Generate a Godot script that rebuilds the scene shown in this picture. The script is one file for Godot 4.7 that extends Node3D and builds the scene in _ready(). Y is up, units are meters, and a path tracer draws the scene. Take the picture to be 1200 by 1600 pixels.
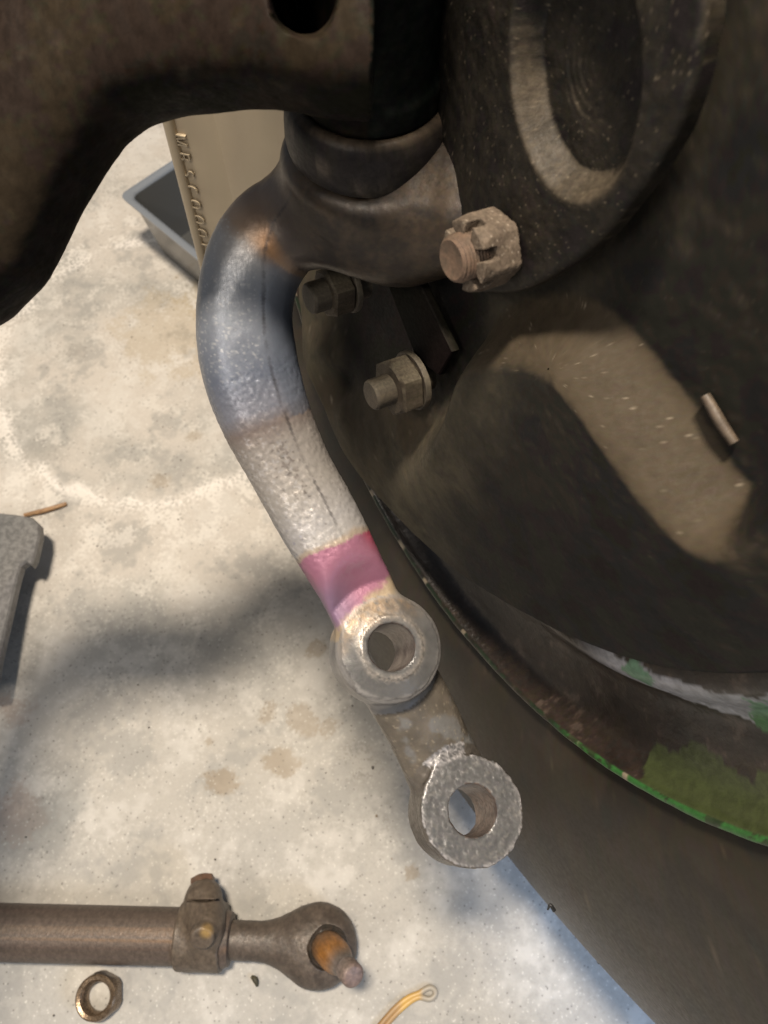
extends Node3D
# A forged steering arm on a front axle, seen from above, over a garage floor. Metres, y up, floor at y = 0.

const LENS := 1202.0
var eye := Vector3(0, 0.8, 0)
var look := Vector3(0, -sin(deg_to_rad(65.0)), -cos(deg_to_rad(65.0)))
var over := Vector3(0, cos(deg_to_rad(65.0)), -sin(deg_to_rad(65.0)))
# the wheel: its centre, its axle direction (towards the vehicle) and the two axes of its plane
var wheel_at := Vector3(0.06205, 0.54856, -0.22033)
var wheel_n := Vector3(-0.84563, 0.19098, 0.49843).normalized()
var wheel_x := Vector3.UP.cross(wheel_n).normalized()
var wheel_y := wheel_n.cross(wheel_x)
var king := Vector3.ZERO            # centre of the kingpin at the top of the knuckle
var soft := FastNoiseLite.new()
var fine := FastNoiseLite.new()
var cells := FastNoiseLite.new()
var taken := {}
var tex := {}


func _ready() -> void:
	set_camera()
	set_light()
	for n in [soft, fine, cells]:
		n.seed = 7
	soft.noise_type = FastNoiseLite.TYPE_SIMPLEX_SMOOTH
	soft.frequency = 1.0
	soft.fractal_octaves = 3
	fine.noise_type = FastNoiseLite.TYPE_SIMPLEX
	fine.frequency = 1.0
	fine.fractal_octaves = 5
	fine.fractal_gain = 0.6
	cells.noise_type = FastNoiseLite.TYPE_CELLULAR
	cells.frequency = 1.0
	make_textures()
	king = spot(581, 218, 0.35)
	make_floor()
	make_wheel()
	make_backing_plate()
	make_flange()
	make_axle_beam()
	make_collar()
	make_arm()
	make_nuts()
	make_stand()
	make_pan()
	make_tie_rod()
	make_small_things()


func set_camera() -> void:
	var c := Camera3D.new()
	c.name = "camera"
	c.fov = rad_to_deg(2.0 * atan(800.0 / LENS))
	c.near = 0.02
	c.far = 30.0
	c.look_at_from_position(eye, eye + look, Vector3.UP)
	var a := CameraAttributesPhysical.new()
	a.frustum_focal_length = 12.0 * LENS / 800.0
	a.frustum_near = 0.02
	a.frustum_far = 30.0
	a.exposure_aperture = 8.5
	a.frustum_focus_distance = 0.40
	c.attributes = a
	add_child(c)
	c.fov = rad_to_deg(2.0 * atan(800.0 / LENS))
	c.current = true


func set_light() -> void:
	var w := WorldEnvironment.new()
	w.name = "environment"
	var e := Environment.new()
	e.background_mode = Environment.BG_COLOR
	e.background_color = Color(0.52, 0.54, 0.57)
	e.background_energy_multiplier = 0.62
	e.tonemap_mode = Environment.TONE_MAPPER_LINEAR
	e.tonemap_exposure = 1.07
	e.sdfgi_enabled = true
	e.ssao_enabled = true
	e.ssil_enabled = true
	w.environment = e
	add_child(w)
	# the ceiling lamp over the axle, a second one behind the photographer, and daylight from the open door
	lamp("ceiling_lamp", Vector3(-0.15, 2.60, -0.32), Vector3(-0.02, 0.3, -0.2), Vector2(0.36, 0.20), Color(1.0, 0.945, 0.87), 7.8)
	lamp("far_ceiling_lamp", Vector3(-1.3, 2.5, 1.1), Vector3(-0.1, 0.2, 0.0), Vector2(0.9, 0.25), Color(1.0, 0.955, 0.90), 1.9)
	var d := SpotLight3D.new()  # added narrow spot, aimed to throw a bluish patch on the floor
	d.name = "added_blue_spot"
	d.light_color = Color(0.60, 0.77, 1.0)
	d.light_energy = 2.6
	d.light_size = 0.04
	d.spot_range = 6.0
	d.spot_attenuation = 2.0
	d.spot_angle = 3.4
	d.spot_angle_attenuation = 0.35
	d.shadow_enabled = true
	add_child(d)
	d.look_at_from_position(Vector3(1.3, 0.9, 1.4), floor_spot(1010, 1535), Vector3.UP)
	lamp("open_door", Vector3(1.75, 1.5, 0.9), Vector3(0.15, 0.1, 0.0), Vector2(0.9, 0.7), Color(0.68, 0.82, 1.0), 2.0)


func lamp(called: String, at: Vector3, to: Vector3, size: Vector2, tone: Color, energy: float) -> void:
	var l := AreaLight3D.new()
	l.name = called
	l.area_size = size
	l.light_color = tone
	l.light_energy = energy
	l.shadow_enabled = true
	l.area_range = 12.0
	l.area_attenuation = 2.0
	l.area_normalize_energy = true
	add_child(l)
	l.look_at_from_position(at, to, Vector3.UP if absf((to - at).normalized().y) < 0.98 else Vector3.FORWARD)


# ---------------------------------------------------------------- places

func ray(u: float, v: float) -> Vector3:
	return look + Vector3.RIGHT * ((u - 600.0) / LENS) + over * ((800.0 - v) / LENS)


func spot(u: float, v: float, depth: float) -> Vector3:
	return eye + ray(u, v) * depth


func floor_spot(u: float, v: float, h := 0.0) -> Vector3:
	var d := ray(u, v)
	return eye + d * ((h - eye.y) / d.y)


func wheel_spot(u: float, v: float, h: float) -> Vector3:
	var d := ray(u, v)
	return eye + d * ((wheel_at + wheel_n * h - eye).dot(wheel_n) / d.dot(wheel_n))


func in_wheel(p: Vector3) -> Vector3:
	var q := p - wheel_at
	return Vector3(q.dot(wheel_x), q.dot(wheel_y), q.dot(wheel_n))


func out_of_wheel(q: Vector3) -> Vector3:
	return wheel_at + wheel_x * q.x + wheel_y * q.y + wheel_n * q.z


func frame(at: Vector3, axis: Vector3, hint := Vector3.UP) -> Transform3D:      # y along the axis
	var y := axis.normalized()
	var h := hint if absf(y.dot(hint)) < 0.95 else Vector3.BACK
	var x := h.cross(y).normalized()
	return Transform3D(Basis(x, y, x.cross(y)), at)


# ---------------------------------------------------------------- objects

func numbered(called: String) -> String:
	taken[called] = taken.get(called, -1) + 1
	return called if taken[called] == 0 else "%s_%03d" % [called, taken[called]]


func tag(o: Node, label: String, category: String, group := "", kind := "") -> Node:
	if label:
		o.set_meta("label", label)
	if category:
		o.set_meta("category", category)
	if group:
		o.set_meta("group", group)
	if kind:
		o.set_meta("kind", kind)
	return o


func thing(called: String, at: Vector3, label: String, category: String, group := "") -> Node3D:
	var o := Node3D.new()
	o.name = numbered(called)
	o.position = at
	add_child(o)
	tag(o, label, category, group)
	return o


# one mesh, built in world coordinates, as a part of `parent` (or at top level)
func put(called: String, m: Mesh, mat: Material, parent: Node = self) -> MeshInstance3D:
	var o := MeshInstance3D.new()
	o.name = numbered(called) if parent == self else called
	o.mesh = m
	o.material_override = mat
	parent.add_child(o, true)
	if parent != self:
		o.transform = (parent as Node3D).transform.affine_inverse() if parent.get_parent() == self else Transform3D.IDENTITY
	return o


# ---------------------------------------------------------------- meshes

func finish(v: PackedVector3Array, t: PackedInt32Array, tint: Callable, crease := 0.0, inside = null) -> ArrayMesh:
	if inside != null:
		var sum := 0.0
		for k in range(0, t.size(), 3):
			var a := v[t[k]]
			sum += (v[t[k + 2]] - a).cross(v[t[k + 1]] - a).dot(a - inside)
		if sum < 0.0:
			for k in range(0, t.size(), 3):
				var s := t[k + 1]
				t[k + 1] = t[k + 2]
				t[k + 2] = s
	var face := PackedVector3Array()
	face.resize(t.size() / 3)
	for k in face.size():
		var a := v[t[3 * k]]
		face[k] = (v[t[3 * k + 2]] - a).cross(v[t[3 * k + 1]] - a)
	var nn := PackedVector3Array()
	if crease > 0.0:
		var least := cos(deg_to_rad(crease))
		var at := {}
		for k in t.size():
			if not at.has(t[k]):
				at[t[k]] = []
			at[t[k]].append(k / 3)
		var v2 := PackedVector3Array()
		var t2 := PackedInt32Array()
		for k in t.size():
			var own := face[k / 3].normalized()
			var n := Vector3.ZERO
			for other in at[t[k]]:
				if face[other].normalized().dot(own) >= least:
					n += face[other]
			v2.append(v[t[k]])
			nn.append(n.normalized() if n.length() > 0.0 else own)
			t2.append(k)
		v = v2
		t = t2
	else:
		nn.resize(v.size())
		for k in t.size():
			nn[t[k]] += face[k / 3]
		for k in nn.size():
			nn[k] = nn[k].normalized()
	return pack(v, nn, t, tint)


func pack(v: PackedVector3Array, nn: PackedVector3Array, t: PackedInt32Array, tint: Callable) -> ArrayMesh:
	var colors := PackedColorArray()
	colors.resize(v.size())
	for k in v.size():
		colors[k] = tint.call(v[k], nn[k])
	var uv := PackedVector2Array()
	uv.resize(v.size())
	for k in v.size():
		uv[k] = Vector2(v[k].x, v[k].z)
	var a := []
	a.resize(Mesh.ARRAY_MAX)
	a[Mesh.ARRAY_VERTEX] = v
	a[Mesh.ARRAY_NORMAL] = nn
	a[Mesh.ARRAY_COLOR] = colors
	a[Mesh.ARRAY_TEX_UV] = uv
	a[Mesh.ARRAY_INDEX] = t
	var m := ArrayMesh.new()
	m.add_surface_from_arrays(Mesh.PRIMITIVE_TRIANGLES, a)
	return m


# a sheet of nu by nv points; around: the first direction closes
func sheet(nu: int, nv: int, at: Callable, tint: Callable, around := false, crease := 0.0, inside = null) -> ArrayMesh:
	var v := PackedVector3Array()
	v.resize(nu * nv)
	for j in nv:
		for i in nu:
			v[j * nu + i] = at.call(i, j)
	var t := PackedInt32Array()
	for j in nv - 1:
		for i in (nu if around else nu - 1):
			var a := j * nu + i
			var b := j * nu + (i + 1) % nu
			var c := b + nu
			var d := a + nu
			t.append_array([a, b, c, a, c, d])
	return finish(v, t, tint, crease, inside)


# a body turned about an axis: profile of (radius, height along the axis)
func turned(profile: Array, at: Transform3D, tint: Callable, crease := 40.0, segments := 48, wobble := 0.0) -> ArrayMesh:
	var mid := 0.0
	for q in profile:
		mid += q.y / profile.size()
	return sheet(segments, profile.size(), func(i, j):
		var a: float = TAU * i / segments
		var r: float = profile[j].x
		if wobble > 0.0:
			r *= 1.0 + wobble * soft.get_noise_3d(cos(a) * 2.0, sin(a) * 2.0, j * 0.7)
		return at * Vector3(r * cos(a), profile[j].y, r * sin(a)), tint, true, crease, at * Vector3(0, mid, 0))


# a hexagon or ring with flats: like turned, but each radius may follow a hexagon
func hexed(profile: Array, at: Transform3D, tint: Callable) -> ArrayMesh:        # profile of (radius, height, hex?)
	var mid := 0.0
	for q in profile:
		mid += q.y / profile.size()
	return sheet(72, profile.size(), func(i, j):
		var a: float = TAU * i / 72.0
		var r: float = profile[j].x
		if profile[j].z > 0.5:
			r = r / cos(fposmod(a + PI / 6.0, PI / 3.0) - PI / 6.0)
			r = minf(r, profile[j].x * (1.13 if profile[j].z > 0.9 else 1.075))
		return at * Vector3(r * cos(a), profile[j].y, r * sin(a)), tint, true, 28.0, at * Vector3(0, mid, 0))


func smooth_path(pts: Array, parts: int) -> Array:       # of Vector4 (x, y, z, radius)
	var out := []
	for k in pts.size() - 1:
		var p0: Vector4 = pts[maxi(k - 1, 0)]
		var p1: Vector4 = pts[k]
		var p2: Vector4 = pts[k + 1]
		var p3: Vector4 = pts[mini(k + 2, pts.size() - 1)]
		for i in parts:
			var t := float(i) / parts
			out.append(0.5 * (2.0 * p1 + (p2 - p0) * t + (2.0 * p0 - 5.0 * p1 + 4.0 * p2 - p3) * t * t + (3.0 * p1 - p0 - 3.0 * p2 + p3) * t * t * t))
	out.append(pts[-1])
	return out


# a round wire or rod along a path
func swept(pts: Array, tint: Callable, segments := 10, parts := 6) -> ArrayMesh:
	var path := smooth_path(pts, parts)
	var first := Vector4(path[0].x, path[0].y, path[0].z, 0.0)
	var last := Vector4(path[-1].x, path[-1].y, path[-1].z, 0.0)
	path.push_front(first)
	path.append(last)
	var n := path.size()
	var ref := Vector3.UP
	return sheet(segments, n, func(i, j):
		var p: Vector4 = path[j]
		var a: Vector4 = path[maxi(j - 1, 0)] if j > 1 else path[0]
		var b: Vector4 = path[mini(j + 1, n - 1)] if j < n - 2 else path[n - 1]
		if j <= 1:
			b = path[2]
		if j >= n - 2:
			a = path[n - 3]
		var d := Vector3(b.x - a.x, b.y - a.y, b.z - a.z).normalized()
		var s := d.cross(ref if absf(d.y) < 0.95 else Vector3.RIGHT).normalized()
		var w := s.cross(d)
		var g: float = TAU * i / segments
		return Vector3(p.x, p.y, p.z) + (s * cos(g) + w * sin(g)) * p.w, tint, true, 50.0)


# an upright or lying slab: outline in the plane of `at` (x, z), its thickness along y, with a small bevel
func slab(outline: PackedVector2Array, at: Transform3D, thick: float, bevel: float, tint: Callable, crease := 30.0) -> ArrayMesh:
	if Geometry2D.is_polygon_clockwise(outline):
		outline.reverse()
	var inner: PackedVector2Array = PackedVector2Array()
	var n := outline.size()
	for k in n:
		var a := (outline[k] - outline[(k + n - 1) % n]).normalized()
		var b := (outline[(k + 1) % n] - outline[k]).normalized()
		var m := (a.orthogonal() + b.orthogonal()).normalized()
		inner.append(outline[k] - m * bevel)
	if Geometry2D.is_polygon_clockwise(inner) != Geometry2D.is_polygon_clockwise(outline) or area(inner) > area(outline):
		for k in n:
			inner[k] = 2.0 * outline[k] - inner[k]
	var v := PackedVector3Array()
	for row in [[inner, 0.0], [outline, bevel], [outline, thick - bevel], [inner, thick]]:
		for q in row[0]:
			v.append(at * Vector3(q.x, row[1], q.y))
	var t := PackedInt32Array()
	for j in 3:
		for i in n:
			var a := j * n + i
			var b := j * n + (i + 1) % n
			t.append_array([a, b, b + n, a, b + n, a + n])
	var cap := Geometry2D.triangulate_polygon(inner)
	# caps wound to agree with the walls
	for k in range(0, cap.size(), 3):
		var s := (inner[cap[k + 1]] - inner[cap[k]]).cross(inner[cap[k + 2]] - inner[cap[k]])
		if s > 0.0:
			t.append_array([cap[k], cap[k + 2], cap[k + 1]])
			t.append_array([cap[k] + 3 * n, cap[k + 1] + 3 * n, cap[k + 2] + 3 * n])
		else:
			t.append_array([cap[k], cap[k + 1], cap[k + 2]])
			t.append_array([cap[k] + 3 * n, cap[k + 2] + 3 * n, cap[k + 1] + 3 * n])
	var mid := Vector2.ZERO
	for q in outline:
		mid += q / n
	return finish(v, t, tint, crease, at * Vector3(mid.x, thick / 2.0, mid.y))


func area(p: PackedVector2Array) -> float:
	var s := 0.0
	for k in p.size():
		s += p[k].cross(p[(k + 1) % p.size()])
	return absf(s)


# surface nets: meshes the zero level of a distance field
func net(field: Callable, lo: Vector3, hi: Vector3, cell: float, tint: Callable) -> ArrayMesh:
	const B := 6
	var nx := ceili((hi.x - lo.x) / cell / B) * B
	var ny := ceili((hi.y - lo.y) / cell / B) * B
	var nz := ceili((hi.z - lo.z) / cell / B) * B
	var d := PackedFloat32Array()
	d.resize(nx * ny * nz)
	d.fill(9.0)
	var reach := cell * B * 0.5 * 1.7321 * 1.35 + cell
	var live := []
	for bz in range(0, nz, B):
		for by in range(0, ny, B):
			for bx in range(0, nx, B):
				var c: float = field.call(lo + Vector3(bx + B * 0.5, by + B * 0.5, bz + B * 0.5) * cell)
				if absf(c) > reach:
					if c < 0.0:
						for z in B:
							for y in B:
								for x in B:
									d[((bz + z) * ny + by + y) * nx + bx + x] = -9.0
					continue
				live.append(Vector3i(bx, by, bz))
				for z in B:
					for y in B:
						for x in B:
							d[((bz + z) * ny + by + y) * nx + bx + x] = field.call(lo + Vector3(bx + x, by + y, bz + z) * cell)
	var slot := PackedInt32Array()
	slot.resize(d.size())
	slot.fill(-1)
	var v := PackedVector3Array()
	var sx := 1
	var sy := nx
	var sz := nx * ny
	var corner := [0, sx, sy, sx + sy, sz, sx + sz, sy + sz, sx + sy + sz]
	var at := [Vector3(0, 0, 0), Vector3(1, 0, 0), Vector3(0, 1, 0), Vector3(1, 1, 0), Vector3(0, 0, 1), Vector3(1, 0, 1), Vector3(0, 1, 1), Vector3(1, 1, 1)]
	var edge := [[0, 1], [2, 3], [4, 5], [6, 7], [0, 2], [1, 3], [4, 6], [5, 7], [0, 4], [1, 5], [2, 6], [3, 7]]
	for b in live:
		for z in range(b.z - 1, b.z + B):
			if z < 0 or z >= nz - 1:
				continue
			for y in range(b.y - 1, b.y + B):
				if y < 0 or y >= ny - 1:
					continue
				for x in range(b.x - 1, b.x + B):
					if x < 0 or x >= nx - 1:
						continue
					var i: int = (z * ny + y) * nx + x
					if slot[i] >= 0:
						continue
					var below := 0
					for k in 8:
						if d[i + corner[k]] < 0.0:
							below += 1
					if below == 0 or below == 8:
						continue
					var sum := Vector3.ZERO
					var count := 0
					for e in edge:
						var p: float = d[i + corner[e[0]]]
						var q: float = d[i + corner[e[1]]]
						if (p < 0.0) != (q < 0.0):
							sum += at[e[0]].lerp(at[e[1]], p / (p - q))
							count += 1
					slot[i] = v.size()
					v.append(lo + (Vector3(x, y, z) + sum / count) * cell)
	var t := PackedInt32Array()
	for i in d.size():
		if slot[i] < 0:
			continue
		# edges that start at this sample and run along x, y, z
		for axis in 3:
			var step: int = [sx, sy, sz][axis]
			var s1: int = [sy, sz, sx][axis]
			var s2: int = [sz, sx, sy][axis]
			if i - s1 - s2 < 0:
				continue
			var p := d[i]
			var q := d[i + step]
			if (p < 0.0) == (q < 0.0):
				continue
			var a := slot[i]
			var b := slot[i - s1]
			var c := slot[i - s1 - s2]
			var e := slot[i - s2]
			if a < 0 or b < 0 or c < 0 or e < 0:
				continue
			if p < 0.0:
				t.append_array([a, c, b, a, e, c])
			else:
				t.append_array([a, b, c, a, c, e])
	var nn := PackedVector3Array()
	nn.resize(v.size())
	var h := cell * 0.5
	for k in v.size():
		var p := v[k]
		var g := Vector3(1, -1, -1) * float(field.call(p + Vector3(h, -h, -h))) + Vector3(-1, -1, 1) * float(field.call(p + Vector3(-h, -h, h))) + Vector3(-1, 1, -1) * float(field.call(p + Vector3(-h, h, -h))) + Vector3(1, 1, 1) * float(field.call(p + Vector3(h, h, h)))
		nn[k] = g.normalized()
	return pack(v, nn, t, tint)


func blend(a: float, b: float, k: float) -> float:      # smooth minimum
	var h := maxf(k - absf(a - b), 0.0) / k
	return minf(a, b) - h * h * k * 0.25


func rod(p: Vector3, a: Vector3, b: Vector3, ra: float, rb: float) -> float:
	var ab := b - a
	var t := clampf((p - a).dot(ab) / ab.length_squared(), 0.0, 1.0)
	return p.distance_to(a + ab * t) - lerpf(ra, rb, t)


func drum(p: Vector3, at: Vector3, axis: Vector3, r: float, low: float, high: float, round_ := 0.0) -> float:
	var q := p - at
	var y := q.dot(axis)
	var x := (q - axis * y).length() - r + round_
	var z := maxf(low - y, y - high) + round_
	return minf(maxf(x, z), 0.0) + Vector2(maxf(x, 0.0), maxf(z, 0.0)).length() - round_


# smooth surface through scattered (x, y, height) points
func surface_through(pts: Array, bend: float) -> Callable:
	var n := pts.size()
	var a := []
	for i in n:
		var row := PackedFloat64Array()
		for j in n:
			row.append(sqrt(Vector2(pts[i].x - pts[j].x, pts[i].y - pts[j].y).length_squared() + bend * bend))
		row.append_array([1.0, pts[i].x, pts[i].y, pts[i].z])
		a.append(row)
	for k in 3:
		var row := PackedFloat64Array()
		for j in n:
			row.append([1.0, pts[j].x, pts[j].y][k])
		row.append_array([0.0, 0.0, 0.0, 0.0])
		a.append(row)
	var m := n + 3
	for c in m:
		var best := c
		for r in range(c + 1, m):
			if absf(a[r][c]) > absf(a[best][c]):
				best = r
		var swap = a[c]
		a[c] = a[best]
		a[best] = swap
		for r in range(c + 1, m):
			var f: float = a[r][c] / a[c][c]
			if f != 0.0:
				var target: PackedFloat64Array = a[r]
				var source: PackedFloat64Array = a[c]
				for k in range(c, m + 1):
					target[k] -= f * source[k]
				a[r] = target
	var w := PackedFloat64Array()
	w.resize(m)
	for c in range(m - 1, -1, -1):
		var s: float = a[c][m]
		for k in range(c + 1, m):
			s -= a[c][k] * w[k]
		w[c] = s / a[c][c]
	var px := PackedFloat64Array()
	var py := PackedFloat64Array()
	for q in pts:
		px.append(q.x)
		py.append(q.y)
	return func(x: float, y: float) -> float:
		var s := w[n] + w[n + 1] * x + w[n + 2] * y
		for k in n:
			var dx := x - px[k]
			var dy := y - py[k]
			s += w[k] * sqrt(dx * dx + dy * dy + bend * bend)
		return s


# ---------------------------------------------------------------- surfaces

func noise_image(type: int, frequency: float, octaves: int, gain: float, size := 512, sd := 3) -> Image:
	var n := FastNoiseLite.new()
	n.seed = sd
	n.noise_type = type
	n.frequency = frequency
	n.fractal_octaves = octaves
	n.fractal_gain = gain
	if type == FastNoiseLite.TYPE_CELLULAR:
		n.cellular_return_type = FastNoiseLite.RETURN_DISTANCE
	var im := n.get_seamless_image(size, size)
	im.convert(Image.FORMAT_L8)
	return im


func toned(im: Image, f: Callable) -> Image:
	var table := PackedByteArray()
	for k in 256:
		table.append(clampi(roundi(255.0 * float(f.call(k / 255.0))), 0, 255))
	var data := im.get_data()
	for k in data.size():
		data[k] = table[data[k]]
	return Image.create_from_data(im.get_width(), im.get_height(), false, Image.FORMAT_L8, data)


func textured(im: Image) -> ImageTexture:
	im.generate_mipmaps()
	return ImageTexture.create_from_image(im)


func make_textures() -> void:
	tex.grain = textured(noise_image(FastNoiseLite.TYPE_SIMPLEX, 0.03, 5, 0.65))
	tex.lumps = textured(noise_image(FastNoiseLite.TYPE_SIMPLEX_SMOOTH, 0.012, 4, 0.5, 512, 9))
	var grit := noise_image(FastNoiseLite.TYPE_SIMPLEX, 0.09, 3, 0.6, 512, 21)
	tex.grit = textured(grit)
	tex.mottle = textured(toned(noise_image(FastNoiseLite.TYPE_SIMPLEX, 0.02, 6, 0.7, 512, 5), func(x): return 0.80 + 0.20 * smoothstep(0.2, 0.8, x)))
	tex.flecks = textured(toned(noise_image(FastNoiseLite.TYPE_SIMPLEX, 0.11, 4, 0.75, 512, 33), func(x): return 0.30 + 0.25 * x + 0.9 * smoothstep(0.70, 0.80, x)))
	tex.rough = textured(toned(noise_image(FastNoiseLite.TYPE_SIMPLEX, 0.04, 5, 0.7, 512, 15), func(x): return 0.55 + 0.45 * x))


func surface(rough: float, metal := 0.0, relief := 0.02, relief_map := "grain", scale := 12.0, skin := "mottle", spec := 0.5) -> StandardMaterial3D:
	var m := StandardMaterial3D.new()
	m.vertex_color_use_as_albedo = true
	m.roughness = rough
	m.metallic = metal
	m.metallic_specular = spec
	m.cull_mode = BaseMaterial3D.CULL_DISABLED
	m.uv1_triplanar = true
	m.uv1_world_triplanar = true
	m.uv1_scale = Vector3.ONE * scale
	if skin:
		m.albedo_texture = tex[skin]
	m.roughness_texture = tex.rough
	if relief > 0.0:
		m.heightmap_enabled = true
		m.heightmap_scale = relief
		m.heightmap_texture = tex[relief_map]
	return m


func plain(c: Color) -> Callable:
	return func(_p, _n): return c


func speckled(a: Color, b: Color, size: float, sharp := 1.5) -> Callable:
	return func(p: Vector3, _n):
		return a.lerp(b, clampf(0.5 + sharp * fine.get_noise_3dv(p / size), 0.0, 1.0))


# dust lies where a surface looks up
func dusty(bare: Color, dust: Color, from: float, full: float, size := 0.02) -> Callable:
	return func(p: Vector3, n: Vector3):
		var k := fine.get_noise_3dv(p / size)
		var g := fine.get_noise_3dv(p / 0.004)
		var share := smoothstep(from, full, n.y + 0.35 * k) * clampf(0.75 + 0.7 * g, 0.0, 1.0)
		return (bare * (1.0 + 0.35 * k)).lerp(dust, share)


# ---------------------------------------------------------------- the floor

func make_floor() -> void:
	const W := 1200
	const H := 1350
	var x0 := -0.75
	var z0 := -1.10
	var big := FastNoiseLite.new()
	big.seed = 4
	big.frequency = 1.0
	big.fractal_octaves = 5
	var floor_marks := []                                  # x, z, radius, strength, kind
	for s in [[345, 1218, 24, 0.55, 0], [440, 1192, 26, 0.5, 0], [418, 1112, 20, 0.4, 0], [470, 1130, 26, 0.4, 0], [325, 1158, 9, 0.4, 0], [250, 750, 20, 0.35, 0], [30, 1265, 42, 0.5, 3],
			[20, 1105, 30, 0.45, 3], [495, 1015, 16, 0.5, 0], [515, 1135, 16, 0.35, 0], [270, 520, 110, 0.30, 1], [330, 460, 70, 0.28, 1], [120, 550, 22, 0.35, 2], [70, 700, 36, 0.25, 2], [560, 1190, 46, 0.42, 4], [590, 1290, 34, 0.3, 4], [640, 1366, 14, 0.5, 0], [545, 1110, 20, 0.3, 4],
			[300, 680, 16, 0.35, 0], [60, 1290, 60, 0.30, 5], [100, 1240, 50, 0.22, 5]]:
		var p := floor_spot(s[0], s[1])
		floor_marks.append([p.x, p.z, s[2] * 0.0006, s[3], s[4]])
	var ring := floor_spot(250, 560)
	var ring_r := ring.distance_to(floor_spot(250, 785))
	var data := PackedByteArray()
	data.resize(W * H * 3)
	var hgt := PackedByteArray()
	hgt.resize(W * H)
	for j in H:
		var z := z0 + j * 0.001
		for i in W:
			var x := x0 + i * 0.001
			var a := big.get_noise_2d(x * 4.0, z * 4.0)
			var b := big.get_noise_2d(x * 22.0 + 9.0, z * 22.0)
			var c := fine.get_noise_2d(x * 150.0, z * 150.0)
			var g := fine.get_noise_2d(x * 420.0 + 50.0, z * 420.0)
			var col := Color(0.425, 0.397, 0.35)
			col = col.lerp(Color(0.365, 0.35, 0.32), clampf(0.5 + 1.3 * a, 0.0, 1.0) * 0.8)
			col = col.lerp(Color(0.56, 0.51, 0.45), smoothstep(0.35, -0.25, a + 0.25 * b) * smoothstep(-0.05, -0.40, z) * 0.7)
			col = col.lerp(Color(0.62, 0.58, 0.52), smoothstep(0.15, 0.5, b + 0.35 * c) * smoothstep(0.15, -0.45, z) * 0.55)
			col = col.lerp(Color(0.60, 0.58, 0.53), smoothstep(0.30, 0.7, c + 0.3 * b) * 0.32)
			col = col.lerp(Color(0.25, 0.235, 0.21), smoothstep(0.22, 0.7, -c + 0.2 * a) * 0.28)
			col *= 1.0 + 0.07 * g
			# grey worn clouds and rubbed pale patches
			var w1 := big.get_noise_2d(x * 9.0 + 31.0, z * 9.0 + 5.0)
			var w2 := big.get_noise_2d(x * 60.0 + 3.0, z * 60.0)
			col = col.lerp(Color(0.27, 0.262, 0.243), 0.55 * smoothstep(0.05, 0.45, w1 + 0.35 * w2))
			col = col.lerp(Color(0.60, 0.57, 0.52), 0.5 * smoothstep(0.05, 0.55, -w1 + 0.4 * w2))
			# the pale tide mark of a bucket
			var dr := Vector2(x - ring.x, (z - ring.z)).length() / ring_r - 1.0 + 0.05 * b
			col = col.lerp(Color(0.80, 0.75, 0.69), exp(-dr * dr * 700.0) * clampf(0.28 + 1.0 * c + 0.9 * w1 + 0.5 * b + (0.25 if z > ring.z else -0.1), 0.0, 0.8))
			if dr > 0.0 and dr < 0.5:
				col = col.lerp(Color(0.68, 0.64, 0.58), clampf(smoothstep(0.0, 0.3, b + 0.5 * c) * (0.5 - dr) * 1.6, 0.0, 0.7) * smoothstep(0.05, -0.15, z))
			for s in floor_marks:
				var dx: float = x - s[0]
				var dz: float = z - s[1]
				var q: float = sqrt(dx * dx + dz * dz) / s[2]
				if q < 1.9:
					var share: float = s[3] * smoothstep(1.25, 0.6, q + 0.9 * b + 0.35 * c)
					match s[4]:
						0: col = col.lerp(Color(0.25, 0.18, 0.10), share)
						1: col = col.lerp(Color(0.36, 0.27, 0.14), share)
						2: col = col.lerp(Color(0.19, 0.18, 0.16), share)
						3: col = col.lerp(Color(0.38, 0.28, 0.22), share)
						4: col = col.lerp(Color(0.13, 0.115, 0.095), share * smoothstep(-0.15, 0.35, c + b))
						5: col = col.lerp(Color(0.20, 0.21, 0.20), share)  # darker grey patches towards the lower left
			if c + 0.5 * g > 0.70:
				col = col.lerp(Color(0.68, 0.65, 0.58), 0.6)
			if c - 0.4 * g < -0.74:
				col = col.lerp(Color(0.07, 0.065, 0.06), 0.75)
			var o := (j * W + i) * 3
			col = col.clamp(Color(0.01, 0.01, 0.01), Color(0.9, 0.9, 0.9)).linear_to_srgb()
			data[o] = col.r8
			data[o + 1] = col.g8
			data[o + 2] = col.b8
			hgt[j * W + i] = clampi(int(128.0 + 70.0 * c + 50.0 * g), 0, 255)
	var m := StandardMaterial3D.new()
	m.albedo_texture = textured(Image.create_from_data(W, H, false, Image.FORMAT_RGB8, data))
	m.roughness = 0.62
	m.metallic_specular = 0.45
	m.uv1_scale = Vector3(1.0 / 1.2, 1.0 / 1.35, 1.0)
	m.uv1_offset = Vector3(-x0 / 1.2, -z0 / 1.35, 0.0)
	m.heightmap_enabled = true
	m.heightmap_scale = 0.025
	m.heightmap_texture = textured(Image.create_from_data(W, H, false, Image.FORMAT_L8, hgt))
	var mesh := sheet(13, 13, func(i, j): return Vector3(-3.0 + 0.5 * i, 0, -3.2 + 0.5 * j), plain(Color.WHITE), false, 0.0, Vector3(0, -1, 0))
	tag(put("floor", mesh, m), "worn grey concrete garage floor with pale tide marks and brown spots", "floor", "", "structure")


# ---------------------------------------------------------------- the wheel

func on_wheel(r: float, a: float, h: float) -> Vector3:
	return out_of_wheel(Vector3(r * cos(a), r * sin(a), h))


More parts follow.
